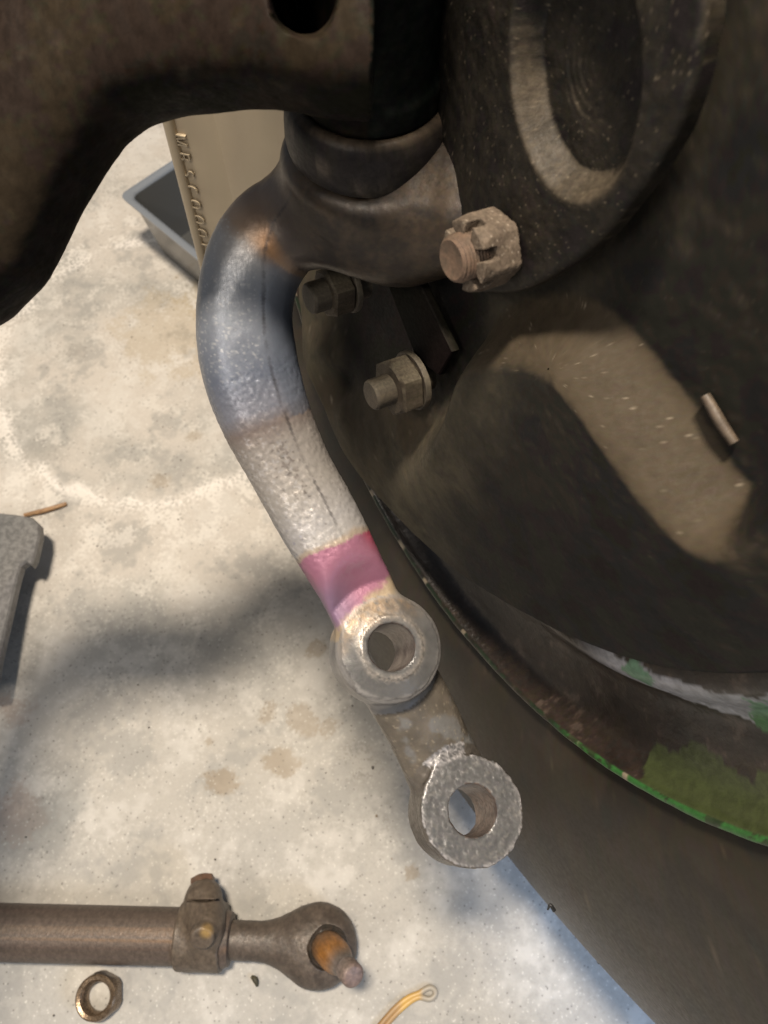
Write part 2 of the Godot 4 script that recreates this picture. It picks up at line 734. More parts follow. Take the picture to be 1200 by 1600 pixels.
func profile_at(pts: Array, t: float) -> Vector2:
	var k := clampi(int(t), 0, pts.size() - 2)
	var f := t - k
	var p0: Vector2 = pts[maxi(k - 1, 0)]
	var p1: Vector2 = pts[k]
	var p2: Vector2 = pts[k + 1]
	var p3: Vector2 = pts[mini(k + 2, pts.size() - 1)]
	return 0.5 * (2.0 * p1 + (p2 - p0) * f + (2.0 * p0 - 5.0 * p1 + 4.0 * p2 - p3) * f * f + (3.0 * p1 - p0 - 3.0 * p2 + p3) * f * f * f)


func make_wheel() -> void:
	var w := thing("wheel_with_tyre", wheel_at, "big front wheel with dark rubber tyre and worn green steel rim at the right", "wheel")
	# tyre: r, h
	var side := [Vector2(0.244, -0.024), Vector2(0.2555, -0.010), Vector2(0.262, -0.003), Vector2(0.285, 0.004), Vector2(0.33, 0.009), Vector2(0.39, 0.008), Vector2(0.44, 0.000), Vector2(0.485, -0.012), Vector2(0.510, -0.022),
		Vector2(0.5195, -0.032), Vector2(0.522, -0.046), Vector2(0.522, -0.075), Vector2(0.520, -0.11), Vector2(0.510, -0.15), Vector2(0.47, -0.16), Vector2(0.40, -0.158), Vector2(0.25, -0.15)]
	var nv := (side.size() - 1) * 5 + 1
	var rubber := func(p: Vector3, n: Vector3):
		var q := in_wheel(p)
		var r := Vector2(q.x, q.y).length()
		var a := atan2(q.y, q.x)
		var k := fine.get_noise_3dv(p / 0.06)
		var g := fine.get_noise_3dv(p / 0.012)
		var streak := fine.get_noise_2d(a * 90.0, r * 14.0)
		var c := Color(0.021, 0.0175, 0.013).lerp(Color(0.035, 0.027, 0.018), clampf(0.45 + 0.7 * k + 0.12 * g + 0.18 * streak, 0.0, 1.0))
		c = c.lerp(Color(0.11, 0.085, 0.055), 0.5 * smoothstep(0.50, 0.62, fine.get_noise_3d(q.x * 120.0 + q.y * 90.0, q.y * 28.0, 3.0)))
		c = c.lerp(Color(0.018, 0.017, 0.015), 0.8 * smoothstep(0.1, 0.35, soft.get_noise_3dv(p / 0.05 + Vector3(4, 1, 2))))
		return c
	var tyre := sheet(720, nv, func(i, j):
		var pr := profile_at(side, j / 5.0)
		var a: float = TAU * i / 720.0
		var ribs := 0.0006 * sin(pr.x * 700.0) if pr.x > 0.30 and pr.x < 0.33 else 0.0
		return on_wheel(pr.x, a, pr.y + ribs), rubber, true, 0.0, out_of_wheel(Vector3(0, 0, -0.07)))
	var tm := surface(0.55, 0.0, 0.006, "lumps", 9.0, "", 0.4)
	put("tyre", tyre, tm, w)
	# moulded ring lines and the little moulding hairs of the tyre
	var nib := swept([v4(spot(866, 1423, 0.505), 0.0014), v4(spot(860, 1414, 0.505), 0.0011), v4(spot(856, 1421, 0.508), 0.0007)], plain(Color(0.02, 0.02, 0.02)))
	put("rubber_nib", nib, tm, w)
	# rim
	var rp := [Vector2(0.2435, -0.030), Vector2(0.2500, -0.012), Vector2(0.2545, -0.002), Vector2(0.2540, 0.0022), Vector2(0.2505, 0.0015), Vector2(0.2475, -0.004), Vector2(0.2410, -0.0105), Vector2(0.2300, -0.0135), Vector2(0.2180, -0.0150),
		Vector2(0.2070, -0.0150), Vector2(0.1985, -0.0120), Vector2(0.1915, -0.0055), Vector2(0.1830, -0.0010), Vector2(0.1740, -0.0030), Vector2(0.1640, -0.0120), Vector2(0.14, -0.030), Vector2(0.10, -0.034), Vector2(0.03, -0.035)]
	var paint := func(p: Vector3, n: Vector3):
		var q := in_wheel(p)
		var r := Vector2(q.x, q.y).length()
		var a := rad_to_deg(atan2(q.y, q.x))
		var k := fine.get_noise_3dv(p / 0.03)
		var g := fine.get_noise_3dv(p / 0.008)
		var c := Color(0.018, 0.013, 0.010).lerp(Color(0.036, 0.025, 0.018), clampf(0.5 + 1.2 * k, 0.0, 1.0))
		c = c.lerp(Color(0.10, 0.07, 0.055), 0.6 * smoothstep(0.34, 0.5, k + 0.35 * g))
		# bare grey steel on the hump
		var rc := 0.1855 + 0.00052 * (a + 40.0)
		var wide := 0.0082 + 0.00012 * (a + 40.0)
		var hump := smoothstep(wide + 0.0005, wide - 0.0005, absf(r - rc + 0.0030 * soft.get_noise_3dv(p / 0.018) + 0.0012 * g))
		c = c.lerp(Color(0.40, 0.40, 0.43) * (1.0 + 0.4 * g), hump * smoothstep(-52.0, -40.0, a))
		# paint that is left: on the lip, and in patches
		var left := clampf(0.5 + 1.5 * fine.get_noise_2d(a * 0.22, r * 60.0), 0.0, 1.0)
		if r > 0.2500:
			var lip := smoothstep(0.2500, 0.2506, r)
			var bright := smoothstep(-57.0, -50.0, a)
			var green := Color(0.016, 0.028, 0.014).lerp(Color(0.034, 0.135, 0.030), bright)
			c = c.lerp(green, lip * (0.25 + 0.75 * smoothstep(0.35, 0.6, left + 0.25 * bright + 0.25 * g)))
			c = c.lerp(Color(0.27, 0.22, 0.16), lip * smoothstep(0.42, 0.52, fine.get_noise_2d(a * 0.16 + 7.0, 3.0)))
		var patch := a + 7.0 * soft.get_noise_3dv(p / 0.02)
		patch += 160.0 * (r - 0.235)
		if r > 0.216 and r <= 0.2504 and patch > -42.0:
			var edge := r + 0.014 * soft.get_noise_3dv(p / 0.028) + 0.0006 * g
			c = c.lerp(Color(0.050, 0.062, 0.022), smoothstep(0.2300, 0.2306, edge) * smoothstep(-40.0, -39.3, patch))
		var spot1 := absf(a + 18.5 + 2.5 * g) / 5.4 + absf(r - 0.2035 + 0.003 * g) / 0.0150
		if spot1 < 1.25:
			c = c.lerp(Color(0.04, 0.16, 0.04).lerp(Color(0.20, 0.34, 0.22), smoothstep(0.203, 0.199, r + 0.002 * g)), smoothstep(1.02, 0.98, spot1 + 0.35 * soft.get_noise_3dv(p / 0.008)))  # green paint, its inner half coloured paler for the light it reflects
		var spot2 := absf(a + 37.0) / 3.2 + absf(r - 0.184) / 0.009
		if spot2 < 1.3:
			c = c.lerp(Color(0.16, 0.30, 0.19), smoothstep(1.05, 0.95, spot2 + 0.4 * g))
		return c
	var nr := (rp.size() - 1) * 5 + 1
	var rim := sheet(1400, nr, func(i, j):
		var pr := profile_at(rp, j / 5.0)
		var a: float = TAU * i / 1400.0
		var sunk := 0.022 * smoothstep(0.205, 0.19, pr.x) * (1.0 - smoothstep(deg_to_rad(-75.0), deg_to_rad(-55.0), wrapf(a, -PI, PI)) * smoothstep(deg_to_rad(80.0), deg_to_rad(40.0), wrapf(a, -PI, PI)))
		return on_wheel(pr.x, a, pr.y - sunk + 0.0006 * soft.get_noise_3d(cos(a) * 9.0, sin(a) * 9.0, pr.x * 90.0)), paint, true, 0.0, out_of_wheel(Vector3(0, 0, -0.1)))
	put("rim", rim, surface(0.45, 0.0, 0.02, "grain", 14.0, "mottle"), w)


func v4(p: Vector3, r: float) -> Vector4:
	return Vector4(p.x, p.y, p.z, r)


# ---------------------------------------------------------------- plates in the plane of the wheel

func plate_points(rows: Array) -> Array:           # (pixel, pixel, height in mm) to local x, y, height
	var out := []
	for r in rows:
		out.append(in_wheel(wheel_spot(r[0], r[1], r[2] * 0.001)))
	return out


# a sheet in the wheel's plane, bounded by a closed outline, with a turned-back edge
func plate(outline: Array, mid: Vector2, height: Callable, edge: float, tint: Callable, round_: float) -> ArrayMesh:
	var n := 420
	var angles := []
	for q in outline:
		angles.append([fposmod((Vector2(q.x, q.y) - mid).angle(), TAU), (Vector2(q.x, q.y) - mid).length()])
	angles.sort_custom(func(a, b): return a[0] < b[0])
	var reach := PackedFloat32Array()
	var m := angles.size()
	for i in n:
		var a: float = TAU * i / n
		var k := 0
		while k < m and angles[k][0] <= a:
			k += 1
		var i0 := (k - 2 + 2 * m) % m
		var i1 := (k - 1 + m) % m
		var i2 := k % m
		var i3 := (k + 1) % m
		var gap := fposmod(angles[i2][0] - angles[i1][0], TAU)
		var f := fposmod(a - angles[i1][0], TAU) / maxf(gap, 1e-6)
		reach.append(cubic_interpolate(angles[i1][1], angles[i2][1], angles[i0][1], angles[i3][1], clampf(f, 0.0, 1.0)))
	var rings := 130
	var back := 9
	return sheet(n, rings + back, func(i, j):
		var d := Vector2.from_angle(TAU * i / n)
		if j < rings:
			var r: float = reach[i] * (0.002 + 0.998 * j / (rings - 1.0))
			var q := mid + d * r
			return out_of_wheel(Vector3(q.x, q.y, height.call(q.x, q.y)))
		var q := mid + d * reach[i]
		var h: float = height.call(q.x, q.y)
		var a: float = (j - rings + 1.0) / (back - 1.0) * PI / 2.0
		if j == rings + back - 1:
			return out_of_wheel(Vector3(q.x + d.x * round_, q.y + d.y * round_, h - edge))
		return out_of_wheel(Vector3(q.x + d.x * round_ * sin(a), q.y + d.y * round_ * sin(a), h - round_ * (1.0 - cos(a)))), tint, true, 0.0, out_of_wheel(Vector3(mid.x, mid.y, -0.3)))


func make_backing_plate() -> void:
	var pts := plate_points([[472, 500, 10], [480, 580, 12], [520, 670, 14], [600, 785, 15], [700, 880, 15], [800, 945, 15], [900, 995, 15], [1000, 1030, 15], [1100, 1045, 15], [1200, 1045, 15],
		[545, 600, -2], [560, 530, -5], [600, 500, -6], [640, 560, -6], [658, 600, -5], [600, 440, -6], [660, 470, -6], [503, 480, 6], [508, 560, 8], [532, 640, 10], [580, 700, 12], [625, 690, 9], [650, 660, 2],
		[950, 490, 3], [1000, 555, 1], [1060, 640, 1], [1130, 712, 1], [1200, 762, 1], [1000, 400, 3], [1100, 300, 3], [1200, 100, 3], [1120, 540, 2], [880, 420, 3], [1200, 620, 2], [800, 460, 1], [1300, 720, 3], [1450, 500, 4], [1350, 200, 4], [740, 500, -3], [1400, 900, 8]])
	var base := surface_through(pts, 0.006)
	# the raised lobe: outline of its upper face, and how far its flanks run out (mm)
	var crest := plate_points([[850, 563, 26], [950, 692, 26], [1060, 838, 25], [1110, 862, 25], [1200, 795, 22], [1400, 700, 18], [700, 590, 25], [690, 700, 22], [620, 790, 15], [700, 880, 15], [800, 945, 15], [900, 995, 15], [1000, 1030, 15], [1100, 1045, 15], [1200, 1045, 15], [1400, 1000, 14],
		[800, 760, 24], [950, 880, 24], [1100, 940, 22]])
	var top := surface_through(crest, 0.01)
	var lobe := []
	for q in [[698, 592, 9], [720, 568, 16], [770, 556, 21], [850, 558, 21], [904, 618, 19], [954, 688, 19], [1004, 761, 18], [1064, 835, 15], [1110, 862, 14], [1160, 830, 13], [1200, 795, 13], [1330, 700, 13], [1600, 900, 10], [1400, 1250, 10], [1000, 1250, 10], [700, 1100, 10], [560, 900, 15], [590, 800, 26], [640, 735, 24], [676, 660, 10]]:
		var l := in_wheel(wheel_spot(q[0], q[1], 0.025))
		lobe.append(Vector3(l.x, l.y, q[2] * 0.001))
	for round_ in 2:                       # round the corners off
		var cut := []
		for k in lobe.size():
			var a: Vector3 = lobe[k]
			var b: Vector3 = lobe[(k + 1) % lobe.size()]
			cut.append(a.lerp(b, 0.25))
			cut.append(a.lerp(b, 0.75))
		lobe = cut
	var height := func(x: float, y: float) -> float:
		var p := Vector2(x, y)
		var near := INF
		var w := 0.01
		var inside := false
		for k in lobe.size():
			var a: Vector3 = lobe[k]
			var b: Vector3 = lobe[(k + 1) % lobe.size()]
			var ab := Vector2(b.x - a.x, b.y - a.y)
			var t := clampf((p - Vector2(a.x, a.y)).dot(ab) / ab.length_squared(), 0.0, 1.0)
			var d := p.distance_to(Vector2(a.x, a.y) + ab * t)
			if d < near:
				near = d
				w = lerpf(a.z, b.z, t)
			if (a.y > y) != (b.y > y) and x < (b.x - a.x) * (y - a.y) / (b.y - a.y) + a.x:
				inside = not inside
		var share := clampf(((near if inside else -near) + w) / (w + 0.007), 0.0, 1.0)
		share = share * share * (3.0 - 2.0 * share)
		var low: float = base.call(x, y)
		if share <= 0.0:
			return low
		return lerpf(low, top.call(x, y), share)
	var rim := []
	for q in [[468, 440, 8], [472, 500, 10], [480, 580, 12], [520, 670, 14], [600, 785, 15], [700, 880, 15], [800, 945, 15], [900, 995, 15], [1000, 1030, 15], [1100, 1045, 15], [1200, 1045, 15], [1320, 1030, 15], [1460, 960, 15]]:
		rim.append(in_wheel(wheel_spot(q[0], q[1], q[2] * 0.001)))
	var mid3 := in_wheel(wheel_spot(900, 560, 10 * 0.001))
	var mid := Vector2(mid3.x, mid3.y)
	for k in 9:
		var a := deg_to_rad(28.0 + 19.0 * k)
		rim.append(Vector3(0.185 * cos(a), 0.185 * sin(a), 0.0))
	var clamped := func(x: float, y: float) -> float:
		return clampf(height.call(x, y), -0.010, 0.034) + 0.0004 * soft.get_noise_2d(x * 60.0, y * 60.0)
	var tint := func(p: Vector3, n: Vector3):
		var k := fine.get_noise_3dv(p / 0.05)
		var g := fine.get_noise_3dv(p / 0.006)
		var bare := Color(0.016, 0.0155, 0.015).lerp(Color(0.023, 0.021, 0.018), clampf(0.5 + 1.4 * k, 0.0, 1.0))
		var q := in_wheel(p)
		# olive dust that thins towards the lower right, and fawn dust on what faces up
		var thin := smoothstep(0.062, -0.03, q.x + 0.03 * soft.get_noise_3dv(p / 0.04) + 0.010 * k)
		bare = bare.lerp(Color(0.092, 0.079, 0.054), 0.95 * thin * smoothstep(-0.006, 0.004, q.z) * clampf(0.75 + 0.5 * k + 0.4 * g, 0.0, 1.0))
		var dust := smoothstep(0.16, 0.62, n.y + 0.10 * k + 0.07 * g)
		bare = bare.lerp(Color(0.068, 0.053, 0.036) * (1.0 + 0.22 * g + 0.2 * k), dust * 0.95)
		# shade of the recess round the stud nuts, painted in as black
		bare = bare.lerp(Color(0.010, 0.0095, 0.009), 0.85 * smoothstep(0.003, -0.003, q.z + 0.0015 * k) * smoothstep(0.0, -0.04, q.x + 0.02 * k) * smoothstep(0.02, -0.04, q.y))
		# scratches and bright flecks
		return bare.lerp(Color(0.24, 0.20, 0.15), 0.7 * smoothstep(0.50, 0.60, fine.get_noise_3dv(p / 0.0028)) * (0.06 + 0.94 * dust))
	var t := thing("backing_plate", wheel_at, "large dark pressed steel plate with a dusty raised lobe in front of the rim", "steel plate")
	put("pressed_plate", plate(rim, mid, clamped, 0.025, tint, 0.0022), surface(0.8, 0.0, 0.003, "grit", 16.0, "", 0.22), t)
	# the little pin that stands in the upper field
	var a := wheel_spot(1102, 618, 0.0035)
	var b := wheel_spot(1147, 692, 0.0035)
	put("clip", swept([v4(a, 0.0018), v4(a.lerp(b, 0.5) + wheel_n * 0.0005, 0.0021), v4(b, 0.0018)], dusty(Color(0.06, 0.045, 0.034), Color(0.16, 0.12, 0.085), -0.2, 0.6)), surface(0.7), t)
	# dark strap seen through the gap beside the arm
	var s := thing("strap", wheel_spot(640, 480, 0.004), "dark flat steel strap running down behind the two stud nuts", "strap")
	var o := PackedVector2Array()
	for q in [[596, 405], [640, 400], [712, 548], [690, 585], [655, 560]]:
		var l := in_wheel(wheel_spot(q[0], q[1], 0.004))
		o.append(Vector2(l.x, -l.y))
	put("flat_bar", slab(o, Transform3D(Basis(wheel_x, wheel_n, -wheel_y), wheel_at + wheel_n * 0.001), 0.005, 0.0008, dusty(Color(0.012, 0.0115, 0.011), Color(0.04, 0.034, 0.026), 0.4, 0.98)), surface(0.85, 0.0, 0.01, "grain", 20.0, "mottle", 0.12), s)


func make_flange() -> void:
	var pts := plate_points([[1085, 0, 24], [1075, 90, 24], [1055, 170, 24], [1020, 240, 24], [970, 312, 24], [920, 372, 24], [870, 412, 24], [830, 440, 24], [780, 440, 21], [840, 380, 25], [770, 330, 22], [735, 300, 16], [735, 200, 15], [742, 100, 16], [700, 250, 8], [700, 100, 8], [690, 350, 10], [720, 420, 15],
		[800, 60, 25], [800, 200, 25], [900, 340, 25], [900, 100, 25], [1000, 230, 25], [1000, 60, 25], [820, -40, 25], [950, -60, 25]])
	# the oval cup in it
	var cup := in_wheel(wheel_spot(890, 108, 0.025))
	var cup_side := in_wheel(wheel_spot(1004, 100, 0.025)) - cup
	var cup_down := in_wheel(wheel_spot(902, 318, 0.025)) - cup
	var into := Transform2D(Vector2(cup_side.x, cup_side.y), Vector2(cup_down.x, cup_down.y), Vector2(cup.x, cup.y)).affine_inverse()
	var height := surface_through(pts, 0.004)
	var rim := []
	for q in [[1090, -60, 24], [1085, 0, 24], [1075, 90, 24], [1055, 170, 24], [1020, 240, 24], [970, 312, 24], [920, 372, 24], [870, 412, 24], [828, 440, 23], [770, 452, 21], [715, 436, 15], [676, 396, 8], [652, 320, 7], [652, 220, 6], [662, 100, 6], [676, -20, 6], [730, -110, 11], [900, -170, 21], [1050, -150, 24]]:
		rim.append(in_wheel(wheel_spot(q[0], q[1], q[2] * 0.001)))
	var mid3 := in_wheel(wheel_spot(880, 180, 0.021))
	var clamped := func(x: float, y: float) -> float:
		var h: float = clampf(height.call(x, y), 0.003, 0.030)
		var e := (into * Vector2(x, y)).length()
		h -= 0.0105 * smoothstep(1.01, 0.78, e) + 0.0012 * smoothstep(0.8, 0.0, e)
		if e < 0.5:
			h += 0.00006 * sin(e * 75.0)
		return h + 0.0005 * soft.get_noise_2d(x * 90.0, y * 90.0)
	var tint := func(p: Vector3, n: Vector3):
		var k := fine.get_noise_3dv(p / 0.02)
		var g := fine.get_noise_3dv(p / 0.0025)
		var bare := Color(0.017, 0.015, 0.012).lerp(Color(0.033, 0.027, 0.020), clampf(0.4 + 1.2 * k, 0.0, 1.0))
		var q := in_wheel(p)
		var e := (into * Vector2(q.x, q.y)).length()
		var dust := maxf(smoothstep(0.34, 0.66, n.y + 0.08 * k + 0.05 * g) * 0.8, smoothstep(0.78, 0.95, e + 0.07 * k + 0.05 * g) * smoothstep(1.06, 0.94, e + 0.03 * k) * smoothstep(-0.2, 0.9, (into * Vector2(q.x, q.y)).normalized().dot(Vector2(-0.36, 0.93))))
		bare = bare.lerp(Color(0.090, 0.071, 0.049) * (1.0 + 0.5 * g + 0.35 * k), dust * 0.88)
		return bare.lerp(Color(0.24, 0.195, 0.14), smoothstep(0.46, 0.58, g) * 0.6)
	var t := thing("hub_flange", out_of_wheel(mid3), "dusty dark cast flange with a deep oval cup, upper right", "hub flange")
	put("casting", plate(rim, Vector2(mid3.x, mid3.y), clamped, 0.008, tint, 0.003), surface(0.75, 0.0, 0.012, "grit", 22.0, "mottle", 0.35), t)


# ---------------------------------------------------------------- the axle

func make_axle_beam() -> void:
	var pts := []
	for q in [[640, 52, 0.262, 0.026], [540, 50, 0.266, 0.026], [430, 34, 0.274, 0.0265], [310, 36, 0.284, 0.0282], [186, 56, 0.292, 0.030], [84, 116, 0.298, 0.0325], [0, 246, 0.306, 0.033], [-86, 392, 0.315, 0.033]]:
		pts.append(v4(spot(q[0], q[1], q[2]), q[3]))
	pts.append_array([Vector4(-0.24, 0.55, -0.232, 0.034), Vector4(-0.295, 0.545, -0.215, 0.035), Vector4(-0.325, 0.54, -0.16, 0.036), Vector4(-0.330, 0.54, -0.09, 0.036), Vector4(-0.36, 0.54, 0.02, 0.036)])  # unseen run of the beam, bent to cast the shadow band on the floor
	var path := smooth_path(pts, 3)
	var n := path.size()
	var face := Vector3(0.05, 0.86, 0.50).normalized()
	var cut := spot(582, 90, 0.27)
	var cut_n := (Vector3.RIGHT + look * 0.05).normalized()
	var hole := spot(474, -2, 0.27)
	var hole_axis := (eye - hole).normalized()
	var ridge_a := spot(56, 150, 0.2815)
	var ridge_b := spot(41, 212, 0.2875)
	var top := Vector3.UP
	var foot := king + Vector3(0, 0.024, 0)
	var field := func(p: Vector3) -> float:
		var best := 9.0
		for k in n - 1:
			var a := Vector3(path[k].x, path[k].y, path[k].z)
			var b := Vector3(path[k + 1].x, path[k + 1].y, path[k + 1].z)
			var ab := b - a
			var t := clampf((p - a).dot(ab) / ab.length_squared(), 0.0, 1.0)
			var w := p - a - ab * t
			var r: float = lerpf(path[k].w, path[k + 1].w, t)
			if w.length() - r > best + 0.02:
				continue
			var e := absf(w.dot(face)) * 1.25
			var s := (w - face * w.dot(face)).length()
			best = minf(best, (pow(pow(s, 3.4) + pow(e, 3.4), 1.0 / 3.4) - r) * 0.85)
		best = maxf(best, (p - cut).dot(cut_n))
		best = maxf(best, -(drum(p, hole, hole_axis, 0.0104 + 0.0006 * soft.get_noise_3dv(p * 150.0), -0.022, 0.06, 0.0)))
		var pin := drum(p, foot, top, 0.0285, 0.012, 0.16, 0.003)
		pin = blend(pin, drum(p, foot, top, 0.0315, 0.0, 0.013, 0.0025), 0.004)
		best = blend(best, pin, 0.004)
		best = blend(best, rod(p, ridge_a, ridge_b, 0.0026, 0.0022), 0.003)
		return best + 0.0003 * soft.get_noise_3dv(p * 70.0)
	var tint := func(p: Vector3, nn: Vector3):
		var k := fine.get_noise_3dv(p / 0.05)
		var g := fine.get_noise_3dv(p / 0.007)
		var c := Color(0.009, 0.008, 0.007).lerp(Color(0.025, 0.019, 0.0135), clampf(0.45 + 1.3 * k + 0.3 * g, 0.0, 1.0))
		c = c.lerp(Color(0.034, 0.024, 0.0165), smoothstep(0.25, 0.8, nn.dot(face) + 0.3 * k) * 0.6)
		c = c.lerp(Color(0.14, 0.105, 0.06), 0.9 * smoothstep(0.0040, 0.0024, rod(p, ridge_a, ridge_b, 0.0, 0.0)))
		if (p - cut).dot(cut_n) > -0.001:
			c = Color(0.010, 0.013, 0.0115).lerp(Color(0.022, 0.024, 0.020), clampf(0.5 + 1.2 * g, 0.0, 1.0))
		c = c.lerp(Color(0.060, 0.048, 0.031), smoothstep(0.34, 0.7, fine.get_noise_3dv(p / 0.03 + Vector3(3, 3, 3)) + 0.3 * g) * 0.4)
		return c
	var t := thing("front_axle", king + Vector3(0, 0.06, 0), "greasy dark brown front axle beam curving down across the upper left corner", "axle")
	put("beam", net(field, Vector3(-0.64, 0.46, -0.40), Vector3(0.045, 0.74, 0.05), 0.0022, tint), surface(0.78, 0.0, 0.008, "grain", 14.0, "mottle", 0.16), t)
	put("bolt", hexed([Vector3(0.0001, 0.004, 0), Vector3(0.004, 0.004, 0), Vector3(0.0055, 0.0035, 1), Vector3(0.006, 0.0025, 1), Vector3(0.006, -0.006, 1)], frame(hole - hole_axis * 0.021 + Vector3(0.003, 0, 0.0), hole_axis), plain(Color(0.03, 0.028, 0.026))), surface(0.5), t)


func make_collar() -> void:
	var f := Transform3D(Basis.IDENTITY, king)
	var pr := [Vector2(0.020, 0.0005), Vector2(0.0372, 0.0005), Vector2(0.0386, 0.002), Vector2(0.0390, 0.006), Vector2(0.0386, 0.013), Vector2(0.0378, 0.0185), Vector2(0.0362, 0.0225), Vector2(0.0340, 0.0245), Vector2(0.0318, 0.0252), Vector2(0.0300, 0.0240), Vector2(0.022, 0.0236)]
	var tint := func(p: Vector3, n: Vector3):
		var k := fine.get_noise_3dv(p / 0.03)
		var g := fine.get_noise_3dv(p / 0.004)
		var c := Color(0.019, 0.017, 0.017).lerp(Color(0.032, 0.027, 0.024), clampf(0.5 + k, 0.0, 1.0))
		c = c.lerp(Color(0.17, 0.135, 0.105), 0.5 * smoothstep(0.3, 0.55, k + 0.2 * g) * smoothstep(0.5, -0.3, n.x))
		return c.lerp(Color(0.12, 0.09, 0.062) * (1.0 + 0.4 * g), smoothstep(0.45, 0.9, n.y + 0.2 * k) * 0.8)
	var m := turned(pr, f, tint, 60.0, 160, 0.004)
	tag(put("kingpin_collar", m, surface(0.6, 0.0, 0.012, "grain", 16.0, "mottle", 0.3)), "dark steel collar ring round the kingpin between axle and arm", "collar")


# ---------------------------------------------------------------- the steering arm

var arm := []            # of Vector4: the arm's spine from the hub to the first eye, with half widths
var arm2 := []
var arm_ctrl := []
var arm2_ctrl := []
var boss_a := Vector3.ZERO
var boss_b := Vector3.ZERO
var axis_a := Vector3(0.21, 0.95, 0.17).normalized()
var axis_b := Vector3(0.21, 0.97, 0.04).normalized()


func along(path: Array, ctrl: Array, p: Vector3, thick: float, from := 0) -> Vector4:       # distance, place on the path (0..1), sideways -1..1, upward -1..1
	var near := INF
	var u := 0.0
	for k in range(from, path.size() - 1):
		var a := Vector3(path[k].x, path[k].y, path[k].z)
		var ab := Vector3(path[k + 1].x, path[k + 1].y, path[k + 1].z) - a
		var t := clampf((p - a).dot(ab) / ab.length_squared(), 0.0, 1.0)
		var d2 := (p - a - ab * t).length_squared()
		if d2 < near:
			near = d2
			u = (k + t) * 0.5
	var top := ctrl.size() - 1.0
	var c := Vector4.ZERO
	var d := Vector3.ZERO
	for step in 3:
		var k := clampi(int(u), 0, ctrl.size() - 2)
		var f := u - k
		var p0: Vector4 = ctrl[maxi(k - 1, 0)]
		var p1: Vector4 = ctrl[k]
		var p2: Vector4 = ctrl[k + 1]
		var p3: Vector4 = ctrl[mini(k + 2, ctrl.size() - 1)]
		var b1 := p2 - p0
		var b2 := 2.0 * p0 - 5.0 * p1 + 4.0 * p2 - p3
		var b3 := 3.0 * p1 - p0 - 3.0 * p2 + p3
		c = 0.5 * (2.0 * p1 + b1 * f + b2 * f * f + b3 * f * f * f)
		var dd := 0.5 * (b1 + 2.0 * b2 * f + 3.0 * b3 * f * f)
		d = Vector3(dd.x, dd.y, dd.z)
		if step < 2:
			u = clampf(u + clampf((p - Vector3(c.x, c.y, c.z)).dot(d) / d.length_squared(), -0.5, 0.5), 0.0, top)
	var w := p - Vector3(c.x, c.y, c.z)
	var e := w.dot(axis_a)
	var sv := w - axis_a * e
	return Vector4(pow(pow(sv.length(), 2.5) + pow(absf(e) * thick, 2.5), 0.4) - c.w, u / top, -d.normalized().cross(axis_a).dot(w) / c.w, e / c.w)


func eye_field(p: Vector3, at: Vector3, axis: Vector3, r: float, deep: float, hole: float, lip: float, ear: float, ear_size: float) -> Vector2:       # solid with lip, hole
	var q := p - at
	var y := q.dot(axis)
	var flat := q - axis * y
	var x := axis.cross(Vector3.BACK).normalized()
	var a := atan2(flat.dot(x.cross(axis)), flat.dot(x))
	var wob := 0.0007 * soft.get_noise_2d(cos(a) * 3.0 + at.x * 50.0, sin(a) * 3.0) + 0.00045 * fine.get_noise_2d(cos(a) * 9.0, sin(a) * 9.0 + at.x * 20.0)
	var da := absf(wrapf(a - ear, -PI, PI))
	var body := drum(p, at, axis, r - lip, -deep, -0.0035, 0.004)
	var slope := 0.30 * maxf(flat.length() - 0.0172, 0.0) - 0.0008 * smoothstep(0.0172, 0.0166, flat.length()) if ear < 3.0 else 0.0
	var face := drum(p + axis * slope, at, axis, r + wob + ear_size * exp(-da * da * 22.0), -0.008, 0.0, 0.0008)
	return Vector2(minf(body, face), (flat.length() - hole) if y > -deep - 0.02 else 9.0)


